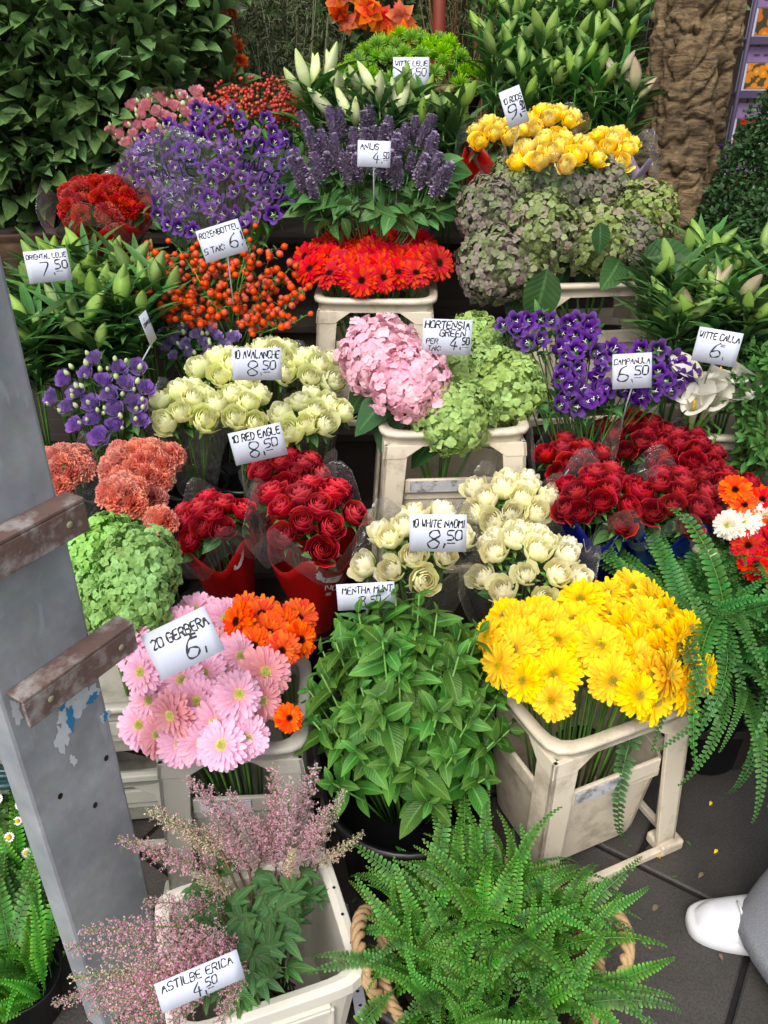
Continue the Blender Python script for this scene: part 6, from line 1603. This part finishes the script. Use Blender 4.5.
for (z, a0, a1) in ((.835, .012, .212), (1.072, -.06, .172)):
    mb = MB(); H = .045; q = .006
    # angle iron: vertical flange on the face, horizontal flange reaching out
    mb.add(hexa_t([loc(a0, .001, z), loc(a1, .001, z), loc(a1, .036, z), loc(a0, .036, z)], [loc(a0, .001, z + q), loc(a1, .001, z + q), loc(a1, .036, z + q), loc(a0, .036, z + q)]))
    mb.add(hexa_t([loc(a0, .030, z - H), loc(a1, .030, z - H), loc(a1, .0362, z - H), loc(a0, .0362, z - H)], [loc(a0, .030, z - .0005), loc(a1, .030, z - .0005), loc(a1, .0362, z - .0005), loc(a0, .0362, z - .0005)]))
    br = mb.build('bracket', RUST, t, smooth=False, bevel=.0015)
    mb = MB(); X = np.stack([fd, UP, fn], 1)
    for aa, zz in ((a1 - .03, z - .022), (a0 + .04, z - .022)): mb.add(lathe_t([(.0001, 0), (.0045, 0.0), (.0052, -.001)], 12), X, [loc(aa, .0372, zz)])
    mb.build('bolt_hole', solid('hole_pale', '#8d8a6a', rough=.8) if z < 1 else bpy.data.materials['hole_pale'], br)
X = np.stack([fd, UP, fn], 1); mb = MB()
for px, py in ((60, 796), (95, 805), (106, 758)):
    d = np.array(ray(px, py)); tt = ((Bp - np.array(CAM)) @ fn) / (d @ fn); p = np.array(CAM) + d * tt
    mb.add(lathe_t([(.0001, 0), (.0045, 0.0)], 12), X * np.array([1, 1.3, 1])[None], [tuple(p + fn * .0008)])
mb.build('drilled_holes', BUCKET, t)
# torn sticker remains (white with blue)
def blob(mb, px, py, sx, sy, seed, off):
    d = np.array(ray(px, py)); tt = ((Bp - np.array(CAM)) @ fn) / (d @ fn); p = np.array(CAM) + d * tt; n = 40; rd = random.Random(seed); ph = [rd.uniform(0, 6) for _ in range(5)]
    V = [tuple(p + fn * off)]
    for i in range(n):
        a = 2 * PI * i / n; r = 1 + .25 * math.sin(2 * a + ph[0]) + .18 * math.sin(5 * a + ph[1]) + .12 * math.sin(9 * a + ph[2]) + .08 * math.sin(17 * a + ph[3])
        V.append(tuple(p + (fd * math.cos(a) * sx + UP * math.sin(a) * sy) * r + fn * off))
    mb.add(T(V, [(0, i + 1, (i + 1) % n + 1) for i in range(n)]))
TORN = solid('torn_paper', '#c2c8cc', rough=.7, noise_amt=.2, noise_scale=60); TBLUE = solid('sticker_blue', '#2a7fb0', rough=.6, noise_amt=.2, noise_scale=50)
for i, a in enumerate(((67, 712, .02, .03), (62, 738, .011, .028), (80, 700, .016, .022), (90, 695, .014, .018), (105, 716, .008, .012), (73, 760, .006, .01), (16, 712, .008, .018))):
    mb = MB(); blob(mb, *a, i, .0006 + i * .00005); mb.build('sticker_scrap', TORN, t, smooth=False)
for i, a in enumerate(((70, 718, .008, .019), (92, 698, .009, .009), (105, 716, .005, .008), (62, 706, .006, .006))):
    mb = MB(); blob(mb, *a, i + 20, .0012 + i * .00005); mb.build('sticker_print', TBLUE, t, smooth=False)

# buckets standing under bouquets
for i, (px, py, Y, z) in enumerate(((205, 560, 1.7, .16), (309, 560, 1.66, .16), (417, 600, 1.56, .16), (527, 620, 1.54, .16), (602, 560, 1.74, .16), (672, 560, 1.74, .16), (135, 520, 1.86, .16), (240, 430, 2.12, .33), (308, 440, 2.05, .33), (185, 430, 2.08, .33), (102, 440, 2.06, .33))):
    p = atY(px, py, Y); nm = ['the left red roses', 'the large front red roses', 'the NAOMI roses', 'the large white roses', 'the VANCE wrap', 'the plain blue wrap', 'the coral carnations', 'the middle greenish white roses', 'the right greenish white roses', 'the left greenish white roses', 'the purple lisianthus'][i]
    bucket(p.x, Y + .02, z, h=.16, r0=.085, r1=.10, label='black bucket on the steps under %s' % nm)
# ================================================================ the passer-by, camera, light
def skin_mesh(name, verts, edges, radii, mat, parent, root=0, sub=2):
    me = bpy.data.meshes.new(name); me.from_pydata([tuple(Vector(v) - parent.location) for v in verts], edges, []); me.update()
    o = bpy.data.objects.new(name, me); COL.objects.link(o); o.parent = parent
    md = o.modifiers.new('Skin', 'SKIN'); sv = me.skin_vertices[0].data if me.skin_vertices else None
    if sv is None:
        bpy.context.view_layer.objects.active = o; me.skin_vertices  # layer is made by the modifier
    for i, r in enumerate(radii):
        me.skin_vertices[0].data[i].radius = (r, r) if not isinstance(r, tuple) else r
    me.skin_vertices[0].data[root].use_root = True
    s = o.modifiers.new('Sub', 'SUBSURF'); s.levels = sub; s.render_levels = sub
    me.materials.append(mat)
    for p in me.polygons: p.use_smooth = True
    md.use_smooth_shade = True
    return o
SKINM = solid('skin', '#c58f74', rough=.5)
DENIM = solid('trousers_grey', '#8f929a', rough=.85, noise_amt=.5, noise_scale=330, bump=.5, bump_scale=300)
SHOEM = solid('shoe_white', '#d9dbe0', rough=.55, noise_amt=.04, bump=.15, bump_scale=200)
SOLE = solid('sole_white', '#cfd0d2', rough=.6)
SHIRT = solid('jacket_navy', '#2a3040', rough=.8, noise_amt=.2)
HAIR = solid('hair_brown', '#2c1d14', rough=.7)
# stands just right of the picture, facing left; one shoe and trouser hem show
HX, HY = .86, .90
toe = np.array(atz(694, 922, .02))
t = thing('person', 'person in light grey trousers and white sneakers standing at the lower right', 'person', (HX, HY, 0))
fx = np.array([-1, .06, 0]); fx = unit(fx); fy = np.array([-fx[1], fx[0], 0])
ank = toe - fx * .20
ank2 = ank + np.array([.13, -.22, 0])
hipc = (ank + ank2) / 2 + np.array([.08, 0, .90])
V = [hipc, hipc + UP * .2, hipc + UP * .38, hipc + UP * .50, hipc + UP * .56 + fx * .01, hipc + UP * .62 + fx * .03, hipc + UP * .70 + fx * .035]
E = [(0, 1), (1, 2), (2, 3), (3, 4), (4, 5), (5, 6)]; Rr = [(.14, .11), (.125, .10), (.15, .11), (.10, .09), .05, .075, .07]
for s, an in ((-1, ank), (1, ank2)):
    side = -fy * s
    i = len(V); V += [hipc + side * .0 + (an - hipc) * .12, an * .55 + hipc * .45 + fx * .02, np.array([an[0], an[1], .10]) , np.array([an[0], an[1], .06]) + fx * .1]
    E += [(0, i), (i, i + 1), (i + 1, i + 2), (i + 2, i + 3)]; Rr += [.085, .058, .038, .03]
    j = len(V); sh = hipc + UP * .47 + side * .19; el = sh - UP * .27 + side * .04 - fx * .02; wr = el - UP * .20 + fx * .12; ha = wr - UP * .06 + fx * .04
    V += [sh, el, wr, ha]; E += [(3, j), (j, j + 1), (j + 1, j + 2), (j + 2, j + 3)]; Rr += [.055, .042, .028, (.036, .018)]
    hb_ = ha
    for k in range(5):
        m_ = len(V); off = fx * (-.03 + .017 * k) if k < 4 else fx * .045 + UP * .04
        l = (.065, .078, .082, .07, .05)[k]; V += [ha + off - UP * .03, ha + off - UP * (.03 + l * .55), ha + off - UP * (.03 + l) + side * -.012]; E += [(j + 3, m_), (m_, m_ + 1), (m_ + 1, m_ + 2)]; Rr += [.010, .009, .008]
body = skin_mesh('body', V, E, Rr, SKINM, t)
# head details: nose, ears, eyes are small parts of the face
hd = hipc + UP * .665 + fx * .035
mb = MB(); mb.add(sphere_t(.098, 20, 14, sx=.95, sy=.82, sz=1.18), pos=[tuple(hd)])
mb.add(lathe_t([(.001, .03), (.009, .022), (.016, 0)], 8), np.stack([fy, UP, fx], 1), [tuple(hd + fx * .088 - UP * .012)])
for s in (-1, 1): mb.add(sphere_t(.02, 8, 6, sx=.6, sy=.3, sz=1.1), pos=[tuple(hd + fy * s * .08)])
mb.build('face', SKINM, t)
mb = MB()
for s in (-1, 1): mb.add(sphere_t(.009, 8, 6), pos=[tuple(hd + fx * .086 + fy * s * .032 + UP * .012)])
mb.build('eyes', solid('eye_dark', '#20160f', rough=.2), t)
mb = MB(); mb.add(sphere_t(.108, 20, 14, sx=.95, sy=.86, sz=1.15), pos=[tuple(hd - fx * .022 + UP * .022)]); mb.build('hair', HAIR, t)
# trousers: wide legs with a real hem
mb = MB()
for an in (ank, ank2):
    kn = an * .52 + hipc * .48; 
    def leg(u, v):
        a = PI * u; z = v; c = (np.array([an[0] + .004, an[1] - .10, .05]) * (1 - v) + (hipc + (an - hipc) * .05) * v)
        r = .118 - .02 * math.sin(v * PI) ; r = r * (1 + .05 * math.sin(5 * a + 2 * v * 6) * (1 - v) + .03 * math.sin(3 * a + v * 9))
        zz = (.012 * math.sin(2 * a + 1) * (1 - v) if v < .2 else 0)
        return (c[0] + r * 1.12 * math.cos(a), c[1] + r * (1.75 - .8 * v) * math.sin(a), c[2] + zz)
    mb.add(grid(40, 30, leg, wrap=True))
mb.add(grid(40, 8, lambda u, v: tuple(hipc + UP * (-.10 + .28 * v) + fx * .155 * math.cos(PI * u) * (1 - .12 * v) + fy * .185 * math.sin(PI * u) * (1 - .1 * v)), wrap=True))
mb.build('trousers', DENIM, t, solid=.003)
mb = MB()
mb.add(grid(40, 16, lambda u, v: tuple(hipc + UP * (.05 + .47 * v) + fx * (.16 - .07 * v ** 3) * math.cos(PI * u) + fy * (.2 + .02 * math.sin(v * PI) - .13 * v ** 8) * math.sin(PI * u)), wrap=True))
for s in (-1, 1):
    side = -fy * s; sh = hipc + UP * .47 + side * .17; el = sh - UP * .27 + side * .06 - fx * .02; wr = el - UP * .18 + fx * .11
    mb.add(tube_t([sh + UP * .03 - side * .05, sh, el, wr], [.06, .074, .058, .046], 16))
mb.build('jacket', SHIRT, t)
# sneakers
for an in (ank, ank2):
    O = an * np.array([1, 1, 0]); Xs = np.stack([fx, fy, UP], 1)
    hl, tl = -.075, .205
    def shoe(u, v):                                # v along heel->toe, u around (0 at top)
        x = hl + (tl - hl) * v; wv = .041 + .014 * math.sin(min(1, v * 1.05) * PI * .9 + .35) ; wv *= (max(0, 1 - ((v - .72) / .285) ** 2) ** .5 if v > .72 else 1) * (max(0.0, 1 - ((.14 - v) / .15) ** 2) ** .5 if v < .14 else 1)
        top = .115 - .045 * min(1, max(0, (v - .2) / .55)) ** .9 - .008 * v; top *= (max(0.0, 1 - ((v - .84) / .165) ** 2) ** .5 if v > .84 else 1)
        a = PI * u; return (x, wv * math.sin(a) * (1.0 if math.cos(a) < .3 else .96), .028 + (top - .028) * max(0, math.cos(a)) ** .75 - .012 * max(0, -math.cos(a)))
    mb = MB(); mb.add(grid(28, 40, shoe, wrap=True), Xs, [tuple(O)]); sh_ = mb.build('sneaker', SHOEM, t)
    def sole(u, v):
        a = PI * u; c, s = math.cos(a), math.sin(a); x = (hl + tl) / 2 + (tl - hl + .012) / 2 * np.sign(c) * abs(c) ** .8; wv = (.055 if c > 0 else .047) * np.sign(s) * abs(s) ** .72
        o, z = [(-1, 0), (0, 0), (.003, .004), (.003, .027), (-.002, .03), (-1, .03)][round(v * 5)]
        return (x + o * c, wv + o * s, z) if o > -1 else ((hl + tl) / 2 + .0001 * c, .0001 * s, z)
    mb = MB(); mb.add(grid(40, 5, sole, wrap=True), Xs, [tuple(O)]); mb.build('sole', SOLE, sh_ if 0 else t)
    mb = MB()
    for k in range(5):
        x = .03 + k * .021; z0 = .115 - .045 * min(1, max(0, ((x - hl) / (tl - hl) - .2) / .55)) ** .9
        mb.add(tube_t([(x, -.022, z0 - .012), (x + .004, -.01, z0 + .001), (x + .004, .01, z0 + .001), (x, .022, z0 - .012)], .0028, 6), Xs, [tuple(O)])
    mb.build('laces', SOLE, t)

# fallen petals and leaf scraps on the paving
mb = MB(); lt = leaf_t(.018, .011, 3, bend=.6, base=.2)
for i in range(46):
    px, py = R.uniform(340, 768), R.uniform(800, 1023); p = np.array(atz(px, py, .003)); a = R.uniform(0, 6.28)
    mb.add(lt, frames([[math.cos(a), math.sin(a), .1]])[0] * R.uniform(.3, 1.0), [p + UP * .004], m=R.choice((0, 1, 1, 2)))
tag(mb.build('fallen_petals', [GER_YEL, G_LEAF, solid('dry_leaf', '#6a5a40', rough=.8)]), 'few fallen petals and leaf scraps on the dark paving', 'litter', kind='stuff')
# ---------------------------------------------------------------- camera
cam = bpy.data.cameras.new('camera'); co = bpy.data.objects.new('camera', cam); COL.objects.link(co)
co.location = CAM; co.rotation_euler = (math.radians(90) - PITCH, 0, 0)
cam.sensor_fit = 'VERTICAL'; cam.sensor_height = 24; cam.lens = 24 * FPX / 1024; cam.clip_end = 1000; cam.clip_start = .02
scene.camera = co
# ---------------------------------------------------------------- light: soft daylight from behind the customer
w = bpy.data.worlds.new('World'); scene.world = w; w.use_nodes = True; nt = w.node_tree
for n in list(nt.nodes): nt.nodes.remove(n)
sky = N(nt, 'ShaderNodeTexSky', sky_type='NISHITA'); sky.sun_disc = False; sky.sun_elevation = math.radians(52); sky.sun_rotation = math.radians(200); sky.dust_density = 4; sky.air_density = .8
hs = N(nt, 'ShaderNodeHueSaturation'); hs.inputs['Saturation'].default_value = .45; nt.links.new(sky.outputs[0], hs.inputs['Color'])
bg = N(nt, 'ShaderNodeBackground'); bg.inputs['Strength'].default_value = .15; nt.links.new(hs.outputs[0], bg.inputs['Color'])
ow = N(nt, 'ShaderNodeOutputWorld'); nt.links.new(bg.outputs[0], ow.inputs[0])
sd = bpy.data.lights.new('sun', 'SUN'); sd.energy = 1.0; sd.angle = math.radians(22); sd.color = (1, .965, .91); so = bpy.data.objects.new('sun', sd); COL.objects.link(so)
az = math.radians(200); el = math.radians(52)   # towards the sun: behind the camera, a little to the left
sv = Vector((math.sin(az) * math.cos(el), math.cos(az) * math.cos(el), math.sin(el)))
so.rotation_euler = sv.to_track_quat('Z', 'Y').to_euler(); so.location = sv * 5
scene.view_settings.view_transform = 'Standard'; scene.view_settings.look = 'None'; scene.view_settings.exposure = .66; scene.view_settings.gamma = 1
scene.render.engine = 'CYCLES'; scene.cycles.transparent_max_bounces = 24; scene.cycles.max_bounces = 8
print('objects', len(bpy.data.objects), 'faces', sum(len(o.data.polygons) for o in bpy.data.objects if o.type == 'MESH'))
